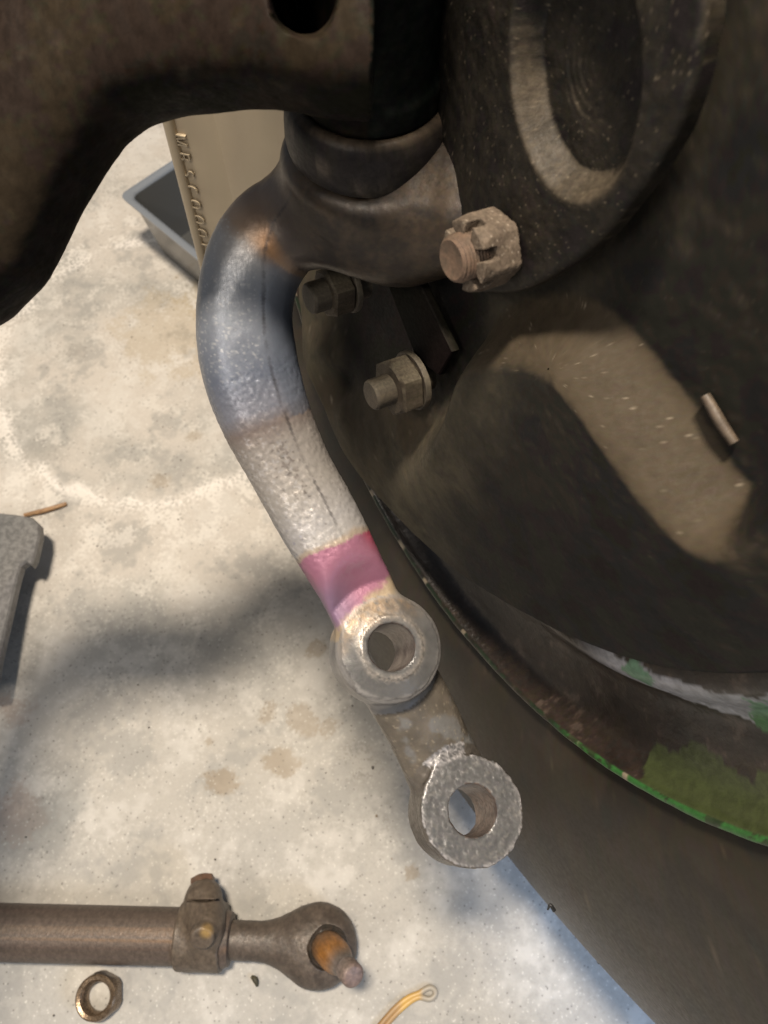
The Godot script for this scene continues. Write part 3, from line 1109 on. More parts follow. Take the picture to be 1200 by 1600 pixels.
func make_arm() -> void:
	var hub := king + Vector3(0, 0.0, 0)
	var pts := []
	for q in [[545, 330, 0.368, 72], [500, 338, 0.372, 73], [440, 358, 0.376, 77], [400, 408, 0.382, 77], [383, 480, 0.388, 76], [388, 560, 0.392, 77], [411, 640, 0.396, 73], [452, 730, 0.402, 65], [502, 820, 0.405, 64], [549, 905, 0.4045, 58.5], [590, 985, 0.4035, 58]]:
		pts.append(v4(spot(q[0], q[1], q[2] + q[3] * 0.00013), q[3] * q[2] / LENS))
	arm_ctrl = pts
	arm = smooth_path(pts, 2)
	boss_a = spot(612, 1011, 0.402)
	boss_b = spot(739, 1266, 0.416)
	var p2 := []
	for q in [[598, 1020, 0.424, 66], [648, 1108, 0.427, 62], [678, 1168, 0.430, 61], [712, 1240, 0.434, 64]]:
		p2.append(v4(spot(q[0], q[1], q[2] + 0.008), q[3] * q[2] / LENS))
	arm2_ctrl = p2
	arm2 = smooth_path(p2, 2)
	var root := spot(640, 345, 0.365)
	var tail := spot(735, 332, 0.344)
	var shoulder_a := spot(680, 300, 0.350)
	var shoulder_b := spot(716, 244, 0.340)
	var field := func(p: Vector3) -> float:
		var d := 9.0
		if p.z < -0.08:
			d = along(arm, arm_ctrl, p, 1.25).x * 0.85
		elif p.z < 0.0:
			d = along(arm, arm_ctrl, p, 1.25, 12).x * 0.85
		if p.z > -0.19:
			d = blend(d, along(arm2, arm2_ctrl, p, 1.55).x * 0.8, 0.006)
			var ea := eye_field(p, boss_a, axis_a, 0.0268, 0.032, 0.0124, -0.0022, 2.1, 0.0022)
			var eb := eye_field(p, boss_b, axis_b, 0.0290, 0.034, 0.0135, 0.0004, 4.1, 0.0032)
			var off := p - boss_a
			var up_ := off.dot(axis_a)
			var away := (off - axis_a * up_).length()
			var ceiling_ := up_ + 0.0011 - 0.85 * maxf(away - 0.036, 0.0)
			if away < 0.075:
				d = -blend(-d, -ceiling_, 0.004)
			d = minf(blend(d, minf(ea.x, eb.x), 0.0035), minf(ea.x, eb.x))
			d = maxf(d, -ea.y)
			d = maxf(d, -eb.y)
		else:
			var h := drum(p, hub, Vector3.UP, 0.0425, -0.045, -0.0003, 0.009)
			h = blend(h, rod(p, root, tail, 0.028, 0.026), 0.02)
			h = blend(h, rod(p, shoulder_a, shoulder_b, 0.017, 0.013), 0.02)
			d = blend(d, h, 0.016)
			d = maxf(d, -drum(p, hub, Vector3.UP, 0.0370, -0.0003, 0.05))
		if absf(d) < 0.004:
			d += 0.0003 * soft.get_noise_3dv(p * 60.0)
			var s := p.distance_to(boss_a)
			if s > 0.05 and s < 0.16:
				d += 0.00035 * fine.get_noise_3dv(p * 260.0) * smoothstep(0.05, 0.065, s)
		return d
	var tint := func(p: Vector3, n: Vector3): return arm_tint(p, n)
	var t := thing("steering_arm", hub, "forged steel steering arm with blued bend, pink band and two bored eyes", "steering arm")
	var m := surface(0.5, 0.28, 0.006, "grain", 20.0, "", 0.5)
	put("forging", net(field, Vector3(-0.13, 0.30, -0.40), Vector3(0.115, 0.612, 0.035), 0.0012, tint), m, t)


func ramp(stops: Array, t: float) -> Color:
	for k in stops.size() - 1:
		if t < stops[k + 1][0]:
			return (stops[k][1] as Color).lerp(stops[k + 1][1], clampf((t - stops[k][0]) / (stops[k + 1][0] - stops[k][0]), 0.0, 1.0))
	return stops[-1][1]


func arm_tint(p: Vector3, n: Vector3) -> Color:
	var k := fine.get_noise_3dv(p / 0.02)
	var g := fine.get_noise_3dv(p / 0.0045)
	var f := fine.get_noise_3dv(p / 0.0022 + Vector3(5, 5, 5))
	var ya := (p - boss_a).dot(axis_a)
	var yb := (p - boss_b).dot(axis_b)
	var ra := (p - boss_a - axis_a * ya).length()
	var rb := (p - boss_b - axis_b * yb).length()
	var at := along(arm, arm_ctrl, p, 1.25)
	var s := at.y + 0.006 * k + 0.003 * g
	var c: Color
	if ra > 0.0275 and at.y < 0.975 and rb > 0.05 or at.y < 0.75:
		# colours of heat along the arm
		var blue := Color(0.125, 0.142, 0.185)
		c = ramp([[0.0, Color(0.034, 0.027, 0.021)], [0.11, Color(0.048, 0.039, 0.032)], [0.17, Color(0.10, 0.080, 0.068)], [0.215, Color(0.17, 0.125, 0.095)], [0.25, Color(0.30, 0.22, 0.16)], [0.285, Color(0.35, 0.34, 0.335)], [0.34, Color(0.25, 0.265, 0.29)],
			[0.42, Color(0.19, 0.207, 0.24)], [0.54, blue], [0.60, Color(0.185, 0.19, 0.225)], [0.628, Color(0.19, 0.155, 0.14)], [0.66, Color(0.30, 0.272, 0.25)], [0.74, Color(0.34, 0.315, 0.29)], [0.80, Color(0.38, 0.365, 0.36)], [0.83, Color(0.41, 0.39, 0.375)], [1.0, Color(0.33, 0.31, 0.29)]], s)
		# brown scale and grease on the knuckle
		c = c.lerp(Color(0.070, 0.050, 0.034), smoothstep(0.16, 0.08, s) * clampf(0.3 + 1.1 * k + 0.7 * g, 0.0, 1.0))
		# beyond the forging seam the steel is bluer and darker
		var seam_at := 0.22 + 0.10 * sin(s * 5.0) + 0.02 * k
		if s > 0.26 and s < 0.63:
			c = c.lerp(Color(0.115, 0.135, 0.175), 0.6 * smoothstep(seam_at - 0.02, seam_at + 0.2, at.z))
			c = c.lerp(Color(0.46, 0.46, 0.46), smoothstep(0.15, 0.6, f + 0.4 * g) * 0.5 * smoothstep(seam_at, seam_at - 0.25, at.z) * smoothstep(0.58, 0.5, s))
		if s > 0.2 and s < 0.3:
			c = c.lerp(Color(0.42, 0.21, 0.08), 0.8 * exp(-pow((at.z - 0.35) / 0.25, 2.0) - pow((s - 0.235) / 0.03, 2.0)))
		# scale and pits
		if s > 0.63 and s < 0.85:
			c = c.lerp(Color(0.13, 0.11, 0.10), 0.7 * smoothstep(0.28, 0.5, f * 0.5 + 0.6 * g + 0.13 * exp(-pow((at.z + 0.18) / 0.2, 2.0) - pow((s - 0.69) / 0.05, 2.0)) * 3.0))
			c = c.lerp(Color(0.62, 0.61, 0.63), 0.35 * smoothstep(0.1, 0.5, -g) * smoothstep(0.1, -0.3, at.z))
			c = c.lerp(Color(0.20, 0.20, 0.30), 0.5 * smoothstep(0.3, 0.5, g) * smoothstep(0.76, 0.80, s) * smoothstep(0.1, -0.3, at.z))
		# seam
		if s > 0.12 and s < 0.86:
			var line := absf(at.z - seam_at)
			c = c.lerp(Color(0.035, 0.032, 0.034), 0.75 * smoothstep(0.042, 0.018, line) * clampf(0.55 + 0.9 * k + 0.4 * g, 0.0, 1.0) * smoothstep(-0.2, 0.3, at.w))
		# the pink band, its upper edge square across, its lower edge slanting
		var low := 0.945 - 0.014 * at.z
		var up_edge := 0.838 + 0.004 * at.z + 0.004 * g
		if s > up_edge - 0.01:
			var pink := Color(0.325, 0.140, 0.205).lerp(Color(0.25, 0.16, 0.24), smoothstep(0.2, -0.9, at.z) * smoothstep(0.86, 0.92, s))
			pink = pink.lerp(Color(0.44, 0.07, 0.115), smoothstep(0.45, 1.0, at.z) * smoothstep(0.90, 0.84, s))
			pink = pink.lerp(Color(0.33, 0.20, 0.25), 0.45 * exp(-pow((s - 0.885) / 0.018, 2.0) - pow((at.z - 0.1) / 0.5, 2.0)) * clampf(0.5 + g * 2.0, 0.0, 1.0))
			c = c.lerp(Color(0.38, 0.27, 0.17), 0.6 * smoothstep(up_edge - 0.012, up_edge - 0.002, s + 0.004 * g))
			c = c.lerp(pink, smoothstep(up_edge, up_edge + 0.004, s))
			c = c.lerp(Color(0.36, 0.28, 0.19), smoothstep(low - 0.014, low, s + 0.004 * g))
			c = c.lerp(Color(0.30, 0.275, 0.245), smoothstep(low + 0.005, low + 0.025, s))
	elif rb < 0.036 and yb > -0.06:
		# the far eye: filed grey face, dark flank
		if yb > -0.0025 and n.dot(axis_b) > 0.6:
			c = Color(0.095, 0.095, 0.097).lerp(Color(0.135, 0.132, 0.132), clampf(0.5 + 0.8 * k, 0.0, 1.0))
			var scrape := fine.get_noise_3d(p.x * 140.0 + p.z * 260.0, p.y * 30.0, p.z * 40.0 - p.x * 60.0)
			c = c.lerp(Color(0.24, 0.225, 0.205), 0.4 * smoothstep(0.22, 0.5, scrape))
			c = c.lerp(Color(0.55, 0.52, 0.52), 0.8 * smoothstep(0.0262, 0.029, rb + 0.0012 * g) * clampf(0.4 + 1.4 * f, 0.0, 1.0))
		else:
			c = Color(0.085, 0.075, 0.065).lerp(Color(0.16, 0.14, 0.12), clampf(0.5 + 1.2 * k, 0.0, 1.0))
			if rb < 0.016:
				c = Color(0.11, 0.085, 0.075).lerp(Color(0.26, 0.20, 0.17), clampf(0.4 + k + f, 0.0, 1.0))
	elif ra < 0.034:
		if ya > -0.005 and n.dot(axis_a) > 0.5:
			c = Color(0.095, 0.094, 0.093).lerp(Color(0.140, 0.136, 0.132), clampf(0.5 + 1.2 * k + 0.1 * f, 0.0, 1.0))
			var ring := exp(-pow((ra - 0.0168 + 0.0010 * g) / 0.0016, 2.0))
			c = c.lerp(Color(0.42, 0.37, 0.32), 0.7 * ring * clampf(0.6 + f, 0.0, 1.0))
			var near := (p - boss_a).dot((Vector3(arm[16].x, arm[16].y, arm[16].z) - boss_a).normalized())
			c = c.lerp(Color(0.40, 0.27, 0.15), 0.65 * smoothstep(0.006, 0.025, near + 0.008 * k) * clampf(0.7 + g, 0.0, 1.0))
			c = c.lerp(Color(0.34, 0.32, 0.305), smoothstep(0.0252, 0.0268, ra + 0.0008 * g) * 0.5)
		else:
			c = Color(0.20, 0.19, 0.185).lerp(Color(0.30, 0.285, 0.27), clampf(0.5 + 1.2 * k, 0.0, 1.0))
			if ra < 0.0145:
				c = Color(0.12, 0.09, 0.08).lerp(Color(0.24, 0.20, 0.18), clampf(0.5 + k + f, 0.0, 1.0))
	else:
		# the web between the eyes: brown, sandy
		c = Color(0.115, 0.100, 0.082).lerp(Color(0.17, 0.145, 0.115), clampf(0.5 + 1.2 * k, 0.0, 1.0))
		c = c.lerp(Color(0.20, 0.20, 0.20), 0.7 * smoothstep(0.15, 0.4, soft.get_noise_3dv(p / 0.02 + Vector3(2, 0, 0))))
		c = c.lerp(Color(0.34, 0.29, 0.22), smoothstep(0.34, 0.5, f) * 0.5)
	return c


# ---------------------------------------------------------------- nuts on the hub

func make_nuts() -> void:
	# castle nut
	var at := wheel_spot(780, 384, 0.025)
	var ax := wheel_n
	var fr := frame(at, ax, Vector3.UP)
	var inv := fr.affine_inverse()
	var turn := Basis(Vector3.UP, deg_to_rad(20.0))
	var field := func(p: Vector3) -> float:
		var q := turn * (inv * p)
		var a := atan2(q.z, q.x)
		var rr := Vector2(q.x, q.z).length()
		var w := fposmod(a + PI / 6.0, PI / 3.0) - PI / 6.0
		var hex := rr * cos(w) - 0.0128
		hex = maxf(hex, rr - 0.0142 + 0.25 * maxf(q.y - 0.012, 0.0))
		var d := maxf(hex, maxf(-q.y, q.y - 0.0170))
		var slot := maxf(absf(rr * sin(w)) - 0.0021, 0.0105 - q.y)
		d = maxf(d, -maxf(slot, 0.0065 - rr))
		return d * 0.9 + 0.00022 * fine.get_noise_3dv(p * 500.0)
	var brown := func(p: Vector3, n: Vector3):
		var k := fine.get_noise_3dv(p / 0.012)
		var g := fine.get_noise_3dv(p / 0.002)
		var c := Color(0.13, 0.100, 0.075).lerp(Color(0.205, 0.16, 0.12), clampf(0.5 + 1.2 * k + 0.5 * g, 0.0, 1.0))
		return c.lerp(Color(0.5, 0.42, 0.33), smoothstep(0.42, 0.55, g) * 0.7)
	var t := thing("castle_nut", at, "rust-brown castle nut with open slots on a threaded stud beside the oval cup", "castle nut")
	put("nut", net(field, at - Vector3.ONE * 0.026, at + Vector3.ONE * 0.026, 0.0007, brown), surface(0.85, 0.0, 0.02, "grit", 40.0, "mottle", 0.3), t)
	var thread := [Vector2(0.0001, 0.0217), Vector2(0.0050, 0.0219), Vector2(0.0072, 0.0224), Vector2(0.0083, 0.0215)]
	var y := 0.0208
	while y > 0.0:
		thread.append(Vector2(0.0080, y))
		thread.append(Vector2(0.0088, y - 0.0007))
		y -= 0.0014
	put("stud", turned(thread, fr, func(p, n): return Color(0.205, 0.130, 0.088).lerp(Color(0.145, 0.10, 0.068), clampf(0.5 + 2.0 * fine.get_noise_3dv(p / 0.006), 0.0, 1.0)) if n.dot(ax) > 0.7 else Color(0.17, 0.125, 0.095), 35.0, 48, 0.01), surface(0.85, 0.0, 0.015, "grit", 40.0), t)
	# two hexagon nuts on studs in the gap
	for s in [[540, 450, 0.022, 0.0122, 0.0085, "dusty brown hexagon nut and stud tucked under the knuckle, the upper of two", 0.2, 0.010],
			[640, 596, 0.012, 0.0146, 0.0084, "dusty brown hexagon nut and square-ended stud with lock washer beside the raised lobe", 0.45, 0.012]]:
		var place := wheel_spot(s[0], s[1], s[2])
		var f := frame(place, wheel_n, Vector3.UP)
		f.basis = f.basis * Basis(Vector3.UP, s[6])
		var o := thing("stud_nut", place, s[5], "nut", "nuts in the gap behind the arm")
		var r: float = s[3]
		var dust := dusty(Color(0.070, 0.055, 0.040), Color(0.16, 0.135, 0.095), 0.0, 0.9, 0.01)
		put("nut", hexed([Vector3(r * 0.5, 0.013, 0), Vector3(r * 0.93, 0.013, 0), Vector3(r, 0.0118, 1), Vector3(r, 0.0015, 1), Vector3(r * 0.93, 0.0, 0)], f, dust), surface(0.8, 0.0, 0.02, "grit", 40.0, "mottle", 0.3), o)
		put("washer", turned([Vector2(r * 0.5, 0.0), Vector2(r * 1.1, 0.0), Vector2(r * 1.14, -0.001), Vector2(r * 1.14, -0.003), Vector2(r * 1.0, -0.004)], f, dust), surface(0.8, 0.0, 0.02, "grit", 40.0), o)
		var q: float = s[4]
		put("stud", turned([Vector2(0.0001, 0.013 + s[7]), Vector2(q * 0.86, 0.013 + s[7]), Vector2(q * 0.97, 0.0122 + s[7]), Vector2(q, 0.011 + s[7]), Vector2(q, -0.012)], f, dust, 35.0, 40, 0.03), surface(0.8, 0.0, 0.02, "grit", 40.0), o)


# ---------------------------------------------------------------- things round about

func make_stand() -> void:
	# tan leg of a stand with raised lettering
	var low := [floor_spot(400, 750), floor_spot(470, 790), floor_spot(566, 880), floor_spot(470, 720)]
	var high := [floor_spot(234, 100, 0.512), floor_spot(316, 100, 0.516), floor_spot(442, 100, 0.545), floor_spot(345, 60, 0.512)]
	var tan := speckled(Color(0.42, 0.345, 0.24), Color(0.48, 0.395, 0.275), 0.05)
	var t := thing("stand_leg", (low[0] + low[2]) / 2.0, "tan painted steel leg with raised lettering behind the bend of the arm", "stand")
	var face := func(a: int, b: int, in_: float):
		return sheet(8, 24, func(i, j):
			var f: float = i / 7.0
			var g: float = j / 23.0
			return (low[a] as Vector3).lerp(low[b], f).lerp((high[a] as Vector3).lerp(high[b], f), g), tan, false, 0.0, (low[0] + low[2] + high[0] + high[2]) / 4.0)
	var m := surface(0.55, 0.0, 0.006, "lumps", 10.0, "")
	put("front_face", face.call(0, 1, 0.0), m, t)
	put("side_face", face.call(1, 2, 0.0), m, t)
	put("back_face", face.call(2, 3, 0.0), m, t)
	put("inner_face", face.call(3, 0, 0.0), m, t)
	var up_ := ((high[0] as Vector3) - (low[0] as Vector3)).normalized()
	var across := ((high[1] as Vector3) - (high[0] as Vector3)).normalized()
	var out_ := across.cross(up_).normalized()
	if out_.dot(eye - high[0]) < 0.0:
		out_ = -out_
	# a rolled bead down the left edge
	put("edge_bead", swept([v4((low[0] as Vector3) + across * 0.003, 0.004), v4((low[0] as Vector3).lerp(high[0], 0.5) + across * 0.003, 0.004), v4((high[0] as Vector3) + across * 0.003, 0.004)], tan), m, t)
	var k := 0
	for row in [["M", 0.905], ["B", 0.882], ["S", 0.857], ["C", 0.832], ["O", 0.807], ["Q", 0.782], ["O", 0.757], [")", 0.737], ["L", 0.705], ["O", 0.675], ["O", 0.645]]:
		var tm := TextMesh.new()
		tm.text = row[0]
		var fnt := SystemFont.new()
		fnt.font_names = PackedStringArray(["Droid Sans"])
		tm.font = fnt
		tm.font_size = 24
		tm.pixel_size = 0.00048
		tm.depth = 0.0020
		var o := MeshInstance3D.new()
		o.name = "letter"
		o.mesh = tm
		var lm := surface(0.55, 0.0, 0.0)
		lm.vertex_color_use_as_albedo = false
		lm.albedo_color = Color(0.48, 0.395, 0.275).linear_to_srgb()
		o.material_override = lm
		t.add_child(o, true)
		var l0: Vector3 = (low[0] as Vector3).lerp(high[0], row[1])
		var l1: Vector3 = (low[1] as Vector3).lerp(high[1], row[1])
		var side_ := (l1 - l0).normalized()
		var z_ := (-up_).cross(side_).normalized()
		var turn_ := 1.0 if z_.dot(eye - l0) > 0.0 else -1.0
		o.transform = t.transform.affine_inverse() * Transform3D(Basis(-up_ * turn_, side_, z_ * turn_).orthonormalized(), l0 + side_ * 0.0085 + z_ * turn_ * 0.0009)
		k += 1
	# grey foot at the left edge
	var o2 := PackedVector2Array()
	var h := 0.05
	for q in [[-120, 790], [20, 803], [50, 808], [61, 818], [62, 836], [54, 872], [48, 883], [40, 878], [32, 884], [26, 905], [2, 1010], [-12, 1080], [-120, 1100]]:
		var p := floor_spot(q[0], q[1], h)
		o2.append(Vector2(p.x, p.z))
	var f := thing("grey_foot", floor_spot(-30, 900, 0.0), "grey painted steel foot with a notched corner at the left edge of the floor", "stand foot")
	var grey := speckled(Color(0.17, 0.165, 0.16), Color(0.21, 0.20, 0.19), 0.05)
	put("top_plate", slab(o2, Transform3D(Basis.IDENTITY, Vector3(0, h - 0.014, 0)), 0.014, 0.002, grey), surface(0.5, 0.0, 0.01, "lumps", 10.0), f)
	var o3 := PackedVector2Array()
	for q in [[-110, 840], [10, 850], [-14, 1000], [-110, 1060]]:
		var p := floor_spot(q[0], q[1], 0.0)
		o3.append(Vector2(p.x, p.z))
	put("leg", slab(o3, Transform3D(Basis.IDENTITY, Vector3(0, 0.0, 0)), h - 0.014, 0.001, grey), surface(0.5, 0.0, 0.01, "lumps", 10.0), f)


func make_pan() -> void:
	var h := 0.085
	var a := floor_spot(199, 305, h)
	var b := floor_spot(330, 412, h)
	var c := floor_spot(285, 262, h)
	var x := (b - a).normalized()
	var z := (c - a)
	z = (z - x * z.dot(x)).normalized()
	var base := floor_spot(243, 400, 0.0)
	var inset := Vector2((base - a).dot(x), (base - a).dot(z))
	inset = Vector2(clampf(inset.x, 0.008, 0.05), clampf(inset.y, 0.006, 0.05))
	var lx := 0.34
	var lz := 0.21
	var t := thing("drain_pan", a + x * lx / 2.0 + z * lz / 2.0 + Vector3(0, -h, 0), "blue-grey plastic pan with a rolled rim on the floor behind the tan leg", "pan")
	var loop := func(in_: float, y: float, out_: float) -> Array:
		var pts := []
		var i2 := inset * in_
		for q in [[0, 0], [1, 0], [1, 1], [0, 1]]:
			for s in 6:
				var corner: Vector3 = a + x * (lx * q[0] + (i2.x - out_) * (1 - 2 * q[0])) + z * (lz * q[1] + (i2.y - out_) * (1 - 2 * q[1]))
				corner.y = y
				var ang: float = PI + PI / 2.0 * [0, 1, 2, 3][[[0, 0], [1, 0], [1, 1], [0, 1]].find(q)] + PI / 2.0 * s / 5.0
				var r := 0.010
				var cc: Vector3 = corner + x * r * (1 - 2 * q[0]) + z * r * (1 - 2 * q[1])
				pts.append(cc + x * r * cos(ang) + z * r * sin(ang))
		return pts
	var wall := []
	for row in [[1.0, 0.001, 0.0], [0.0, h - 0.004, 0.0], [0.0, h - 0.003, 0.007], [0.0, h, 0.0075], [0.0, h + 0.0015, 0.003], [0.0, h, -0.002], [0.0, h - 0.004, -0.003], [1.0, 0.005, -0.003]]:
		wall.append(loop.call(row[0], row[1], row[2]))
	var grey := plain(Color(0.075, 0.078, 0.074))
	var m := surface(0.25, 0.0, 0.003, "lumps", 8.0, "", 0.7)
	var side := func(rows: Array, crease: float): return sheet(24, rows.size(), func(i, j): return wall[rows[j]][i], grey, true, crease, a + x * lx / 2 + z * lz / 2 + Vector3(0, -0.02, 0))
	put("outer_wall", side.call([0, 1], 45.0), m, t)
	put("rim", sheet(24, 6, func(i, j): return wall[j + 1][i], plain(Color(0.19, 0.205, 0.225)), true, 60.0, a + x * lx / 2 + z * lz / 2 + Vector3(0, -0.02, 0)), m, t)  # rim coloured paler than the walls to give it a bluish highlight
	put("inner_wall", side.call([6, 7], 45.0), m, t)
	var mid := a + x * lx / 2.0 + z * lz / 2.0
	mid.y = 0.004
	put("bottom", sheet(24, 2, func(i, j): return wall[7][i] if j == 0 else mid, grey, true, 0.0, mid - Vector3(0, 1, 0)), m, t)
	# cross rib
	var r0: Vector3 = a + x * 0.148 + z * 0.006 + Vector3(0, -0.004, 0)
	var r1: Vector3 = r0 + z * 0.195
	put("cross_rib", swept([v4(r0, 0.006), v4(r0.lerp(r1, 0.5), 0.006), v4(r1, 0.006)], grey), m, t)


func make_tie_rod() -> void:
	var r := 0.0232
	var a := floor_spot(-260, 1450, r)
	var b := floor_spot(284, 1463, r)
	var ax := (b - a).normalized()
	var t := thing("tie_rod", Vector3(b.x, 0, b.z), "rusty brown tie rod with clamp and ball joint lying on the floor", "tie rod")
	var rust := func(p: Vector3, n: Vector3):
		var k := fine.get_noise_3dv(p / 0.03)
		var g := fine.get_noise_3dv(p / 0.006)
		var c := Color(0.098, 0.072, 0.055).lerp(Color(0.145, 0.108, 0.084), clampf(0.5 + 1.2 * k + 0.4 * g, 0.0, 1.0))
		return c.lerp(Color(0.24, 0.125, 0.05), 0.6 * smoothstep(0.3, 0.5, fine.get_noise_3dv(p / 0.04 + Vector3(1, 2, 3))))
	var m := surface(0.62, 0.1, 0.02, "grain", 16.0, "mottle")
	put("tube", turned([Vector2(0.0001, 0.0), Vector2(r, 0.0), Vector2(r, 0.12), Vector2(r, (b - a).length() - 0.001), Vector2(r * 0.95, (b - a).length())], frame(a, ax), rust, 40.0, 64), m, t)
	# clamp
	var c0 := b + ax * 0.004
	var lug_a := floor_spot(322, 1448, 0.050)
	var lug_b := floor_spot(318, 1404, 0.036)
	var clamp_field := func(p: Vector3) -> float:
		var d := drum(p, c0, ax, 0.0275, -0.006, 0.034, 0.002)
		d = blend(d, rod(p, lug_a, lug_b, 0.0155, 0.0165), 0.008)
		d = blend(d, drum(p, lug_a + Vector3(0, 0.010, 0.004), Vector3(0.1, 0.8, 0.5).normalized(), 0.0105, 0.0, 0.008, 0.003), 0.004)
		d = maxf(d, -maxf(absf((p - floor_spot(318, 1407, 0.04)).dot(Vector3(0, 0, 1).normalized())) - 0.0006, -(p.y - 0.046)))
		return d + 0.0005 * soft.get_noise_3dv(p * 80.0)
	var cm := put("clamp", net(clamp_field, Vector3(b.x - 0.02, -0.012, b.z - 0.06), Vector3(b.x + 0.06, 0.085, b.z + 0.05), 0.0014, func(p, n): return Color(0.11, 0.083, 0.06).lerp(Color(0.16, 0.122, 0.088), clampf(0.5 + 1.3 * fine.get_noise_3dv(p / 0.012), 0.0, 1.0)).lerp(Color(0.55, 0.34, 0.10), smoothstep(0.0075, 0.003, p.distance_to(lug_a + Vector3(0.004, 0.017, 0.002))) * 0.55)), m, t)
	var ba := floor_spot(318, 1398, 0.034)
	var bb := floor_spot(317, 1376, 0.030)
	put("clamp_bolt", hexed([Vector3(0.0001, 0.016, 0), Vector3(0.0075, 0.016, 0), Vector3(0.0098, 0.0145, 1), Vector3(0.0102, 0.004, 1), Vector3(0.0102, -0.006, 1)], frame(ba, bb - ba), speckled(Color(0.19, 0.105, 0.065), Color(0.13, 0.085, 0.06), 0.008)), m, cm)
	# end piece: slotted collar, shank, housing
	var s0 := floor_spot(346, 1467, 0.024)
	put("collar", turned([Vector2(0.012, -0.004), Vector2(0.0225, -0.004), Vector2(0.0232, -0.001), Vector2(0.0228, 0.004), Vector2(0.0212, 0.0085), Vector2(0.016, 0.0095)], frame(s0, ax), rust, 35.0, 48, 0.02), m, t)
	var hs := floor_spot(497, 1477, 0.022)
	var sa := floor_spot(350, 1468, 0.024)
	var dish := floor_spot(512, 1481, 0.040)
	var h_field := func(p: Vector3) -> float:
		var d := rod(p, sa, floor_spot(470, 1473, 0.022), 0.0158, 0.0162)
		var q := p - hs
		var e := Vector2(Vector2(q.x, q.z).length() / 0.0345, q.y / 0.0225)
		d = blend(d, (e.length() - 1.0) * 0.0215, 0.016)
		d = maxf(d, -drum(p, dish, Vector3(0.15, 0.95, 0.2).normalized(), 0.0165, -0.006, 0.05, 0.001))
		return d + 0.0004 * soft.get_noise_3dv(p * 80.0)
	put("joint_housing", net(h_field, Vector3(sa.x - 0.02, -0.008, hs.z - 0.045), Vector3(hs.x + 0.045, 0.055, hs.z + 0.045), 0.0014, func(p, n): return Color(0.088, 0.068, 0.053).lerp(Color(0.135, 0.104, 0.080), clampf(0.5 + 1.2 * fine.get_noise_3dv(p / 0.02), 0.0, 1.0))), m, t)
	var q0 := floor_spot(508, 1476, 0.036)
	var q1 := floor_spot(553, 1526, 0.092)
	var len := (q1 - q0).length()
	put("ball_stud", turned([Vector2(0.0001, len), Vector2(0.0068, len), Vector2(0.0084, len - 0.001), Vector2(0.0094, len - 0.0025), Vector2(0.0086, len - 0.004), Vector2(0.0095, len - 0.0055), Vector2(0.0086, len - 0.007), Vector2(0.0095, len - 0.0085), Vector2(0.0086, len - 0.010), Vector2(0.0095, len - 0.0115), Vector2(0.0085, len - 0.013), Vector2(0.0094, len - 0.0145), Vector2(0.0084, len - 0.017), Vector2(0.0090, len - 0.022), Vector2(0.0125, len - 0.034), Vector2(0.0136, len - 0.042), Vector2(0.0136, 0.0)], frame(q0, q1 - q0), func(p, n):
		var y: float = (p - q0).dot((q1 - q0) / len)
		var k := fine.get_noise_3dv(p / 0.006)
		var c: Color = ramp([[len - 0.055, Color(0.10, 0.075, 0.055)], [len - 0.047, Color(0.35, 0.15, 0.035)], [len - 0.034, Color(0.36, 0.16, 0.04)], [len - 0.026, Color(0.20, 0.15, 0.11)], [len - 0.018, Color(0.17, 0.14, 0.125)], [len - 0.004, Color(0.19, 0.145, 0.12)], [len, Color(0.24, 0.17, 0.145)]], y + 0.004 * k)
		return c * (1.0 + 0.5 * k), 35.0, 48, 0.01), m, t)
	put("dust_seat", turned([Vector2(0.0122, 0.001), Vector2(0.0150, 0.003), Vector2(0.0172, 0.0015), Vector2(0.0176, -0.004)], frame(dish, Vector3(0.15, 0.95, 0.2)), speckled(Color(0.03, 0.026, 0.022), Color(0.07, 0.05, 0.035), 0.006), 60.0, 48, 0.06), surface(0.7), t)


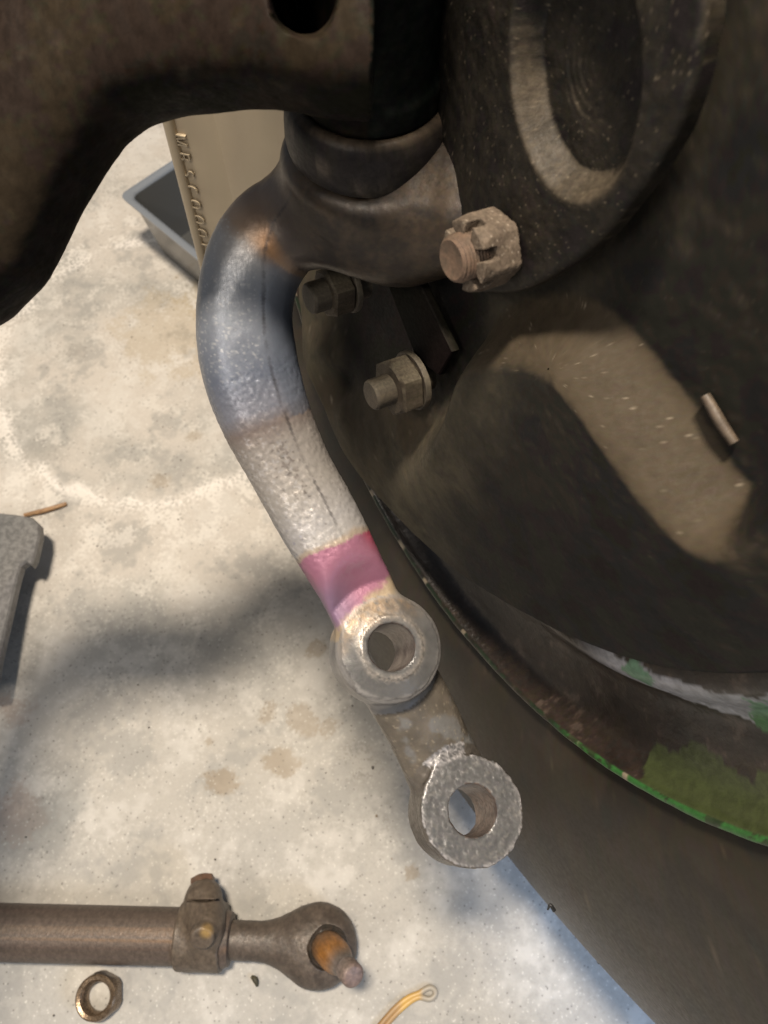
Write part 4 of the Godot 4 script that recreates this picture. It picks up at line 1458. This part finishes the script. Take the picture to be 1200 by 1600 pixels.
func make_small_things() -> void:
	# loose nut
	var at := floor_spot(161, 1554, 0.0)
	var ax := Vector3(-0.08, 1, 0.03).normalized()
	var fr := frame(at + Vector3(0, 0.0015, 0), ax, Vector3(1, 0, 0.4))
	var bronze := func(p: Vector3, n: Vector3):
		var k := fine.get_noise_3dv(p / 0.005)
		return Color(0.17, 0.115, 0.07).lerp(Color(0.32, 0.23, 0.15), clampf(0.4 + 1.4 * k, 0.0, 1.0))
	var ring := hexed([Vector3(0.0118, 0.0005, 0), Vector3(0.0165, 0.0, 0), Vector3(0.0180, 0.0012, 0.7), Vector3(0.0180, 0.0095, 0.7), Vector3(0.0184, 0.0120, 0), Vector3(0.0178, 0.0152, 0), Vector3(0.0165, 0.0160, 0), Vector3(0.0138, 0.0152, 0), Vector3(0.0121, 0.0132, 0), Vector3(0.0117, 0.0118, 0), Vector3(0.0122, 0.0106, 0), Vector3(0.0117, 0.0094, 0), Vector3(0.0122, 0.0082, 0), Vector3(0.0117, 0.007, 0), Vector3(0.0122, 0.0058, 0), Vector3(0.0117, 0.0046, 0), Vector3(0.0118, 0.0005, 0)], fr, bronze)
	tag(put("loose_nut", ring, surface(0.35, 0.6, 0.01, "grain", 30.0, "mottle")), "bronze-brown hexagon nut lying loose on the concrete below the tie rod", "nut")
	# split pin
	var y := 0.0024
	var gold := func(p: Vector3, n: Vector3):
		var u := clampf((p.x - floor_spot(600, 1590).x) / (floor_spot(672, 1550).x - floor_spot(600, 1590).x), 0.0, 1.0)
		return ramp([[0.0, Color(0.33, 0.20, 0.09)], [0.3, Color(0.40, 0.25, 0.11)], [0.42, Color(0.58, 0.36, 0.10)], [0.75, Color(0.50, 0.31, 0.10)], [0.85, Color(0.34, 0.29, 0.22)], [1.0, Color(0.34, 0.30, 0.24)]], u)
	var pts := []
	for q in [[585, 1613], [604, 1590], [622, 1571], [640, 1558], [655, 1552], [664, 1546], [673, 1543], [680, 1548], [679, 1556], [671, 1561], [662, 1559], [654, 1558], [642, 1564], [626, 1577], [608, 1596], [589, 1619]]:
		pts.append(v4(floor_spot(q[0], q[1], y), 0.0025))
	tag(put("split_pin", swept(pts, gold, 10, 5), surface(0.55, 0.0, 0.0, "grain", 30.0, "")), "bent brass-yellow split pin with a looped end on the floor at the bottom edge", "split pin")
	# straw
	var sp := [v4(floor_spot(38, 805, 0.003), 0.0022), v4(floor_spot(72, 797, 0.004), 0.0028), v4(floor_spot(104, 787, 0.003), 0.0022)]
	tag(put("wood_splinter", swept(sp, speckled(Color(0.34, 0.19, 0.09), Color(0.44, 0.27, 0.14), 0.01)), surface(0.7)), "thin brown wood splinter lying on the floor above the grey foot", "splinter")
	# crumb of dirt
	var lf := [v4(floor_spot(393, 1526, 0.002), 0.0014), v4(floor_spot(399, 1531, 0.003), 0.0026), v4(floor_spot(402, 1541, 0.002), 0.0012)]
	tag(put("dirt_crumb", swept(lf, plain(Color(0.07, 0.06, 0.035)), 8, 4), surface(0.8)), "small dark crumb of dirt on the concrete below the tie rod's shank", "dirt")
	# pale chips of grit strewn on the floor
	var rng := RandomNumberGenerator.new()
	rng.seed = 11
	var mm := MultiMesh.new()
	mm.transform_format = MultiMesh.TRANSFORM_3D
	mm.use_colors = true
	mm.instance_count = 240
	mm.mesh = sheet(7, 5, func(i, j):
		var a: float = TAU * i / 7.0
		var b: float = PI * j / 4.0
		return Vector3(sin(b) * cos(a) * (1.0 + 0.2 * sin(i * 2.3)), cos(b) * 0.7, sin(b) * sin(a)), plain(Color.WHITE), true, 20.0, Vector3.ZERO)
	for k in mm.instance_count:
		var p := Vector3(rng.randf_range(-0.6, 0.4), 0.0, rng.randf_range(-0.9, 0.2))
		var s := rng.randf_range(0.0004, 0.0011) * (1.8 if rng.randf() < 0.06 else 1.0)
		mm.set_instance_transform(k, Transform3D(Basis.from_euler(Vector3(rng.randf() * 6, rng.randf() * 6, 0)).scaled(Vector3.ONE * s), p + Vector3(0, s * 0.4, 0)))
		mm.set_instance_color(k, [Color(0.6, 0.56, 0.5), Color(0.08, 0.07, 0.06), Color(0.30, 0.24, 0.17), Color(0.18, 0.15, 0.12)][rng.randi() % 4])
	var o := MultiMeshInstance3D.new()
	o.name = "grit"
	o.multimesh = mm
	o.material_override = surface(0.7, 0.0, 0.0)
	add_child(o)
	tag(o, "fine pale and dark grit strewn over the concrete", "grit", "", "stuff")
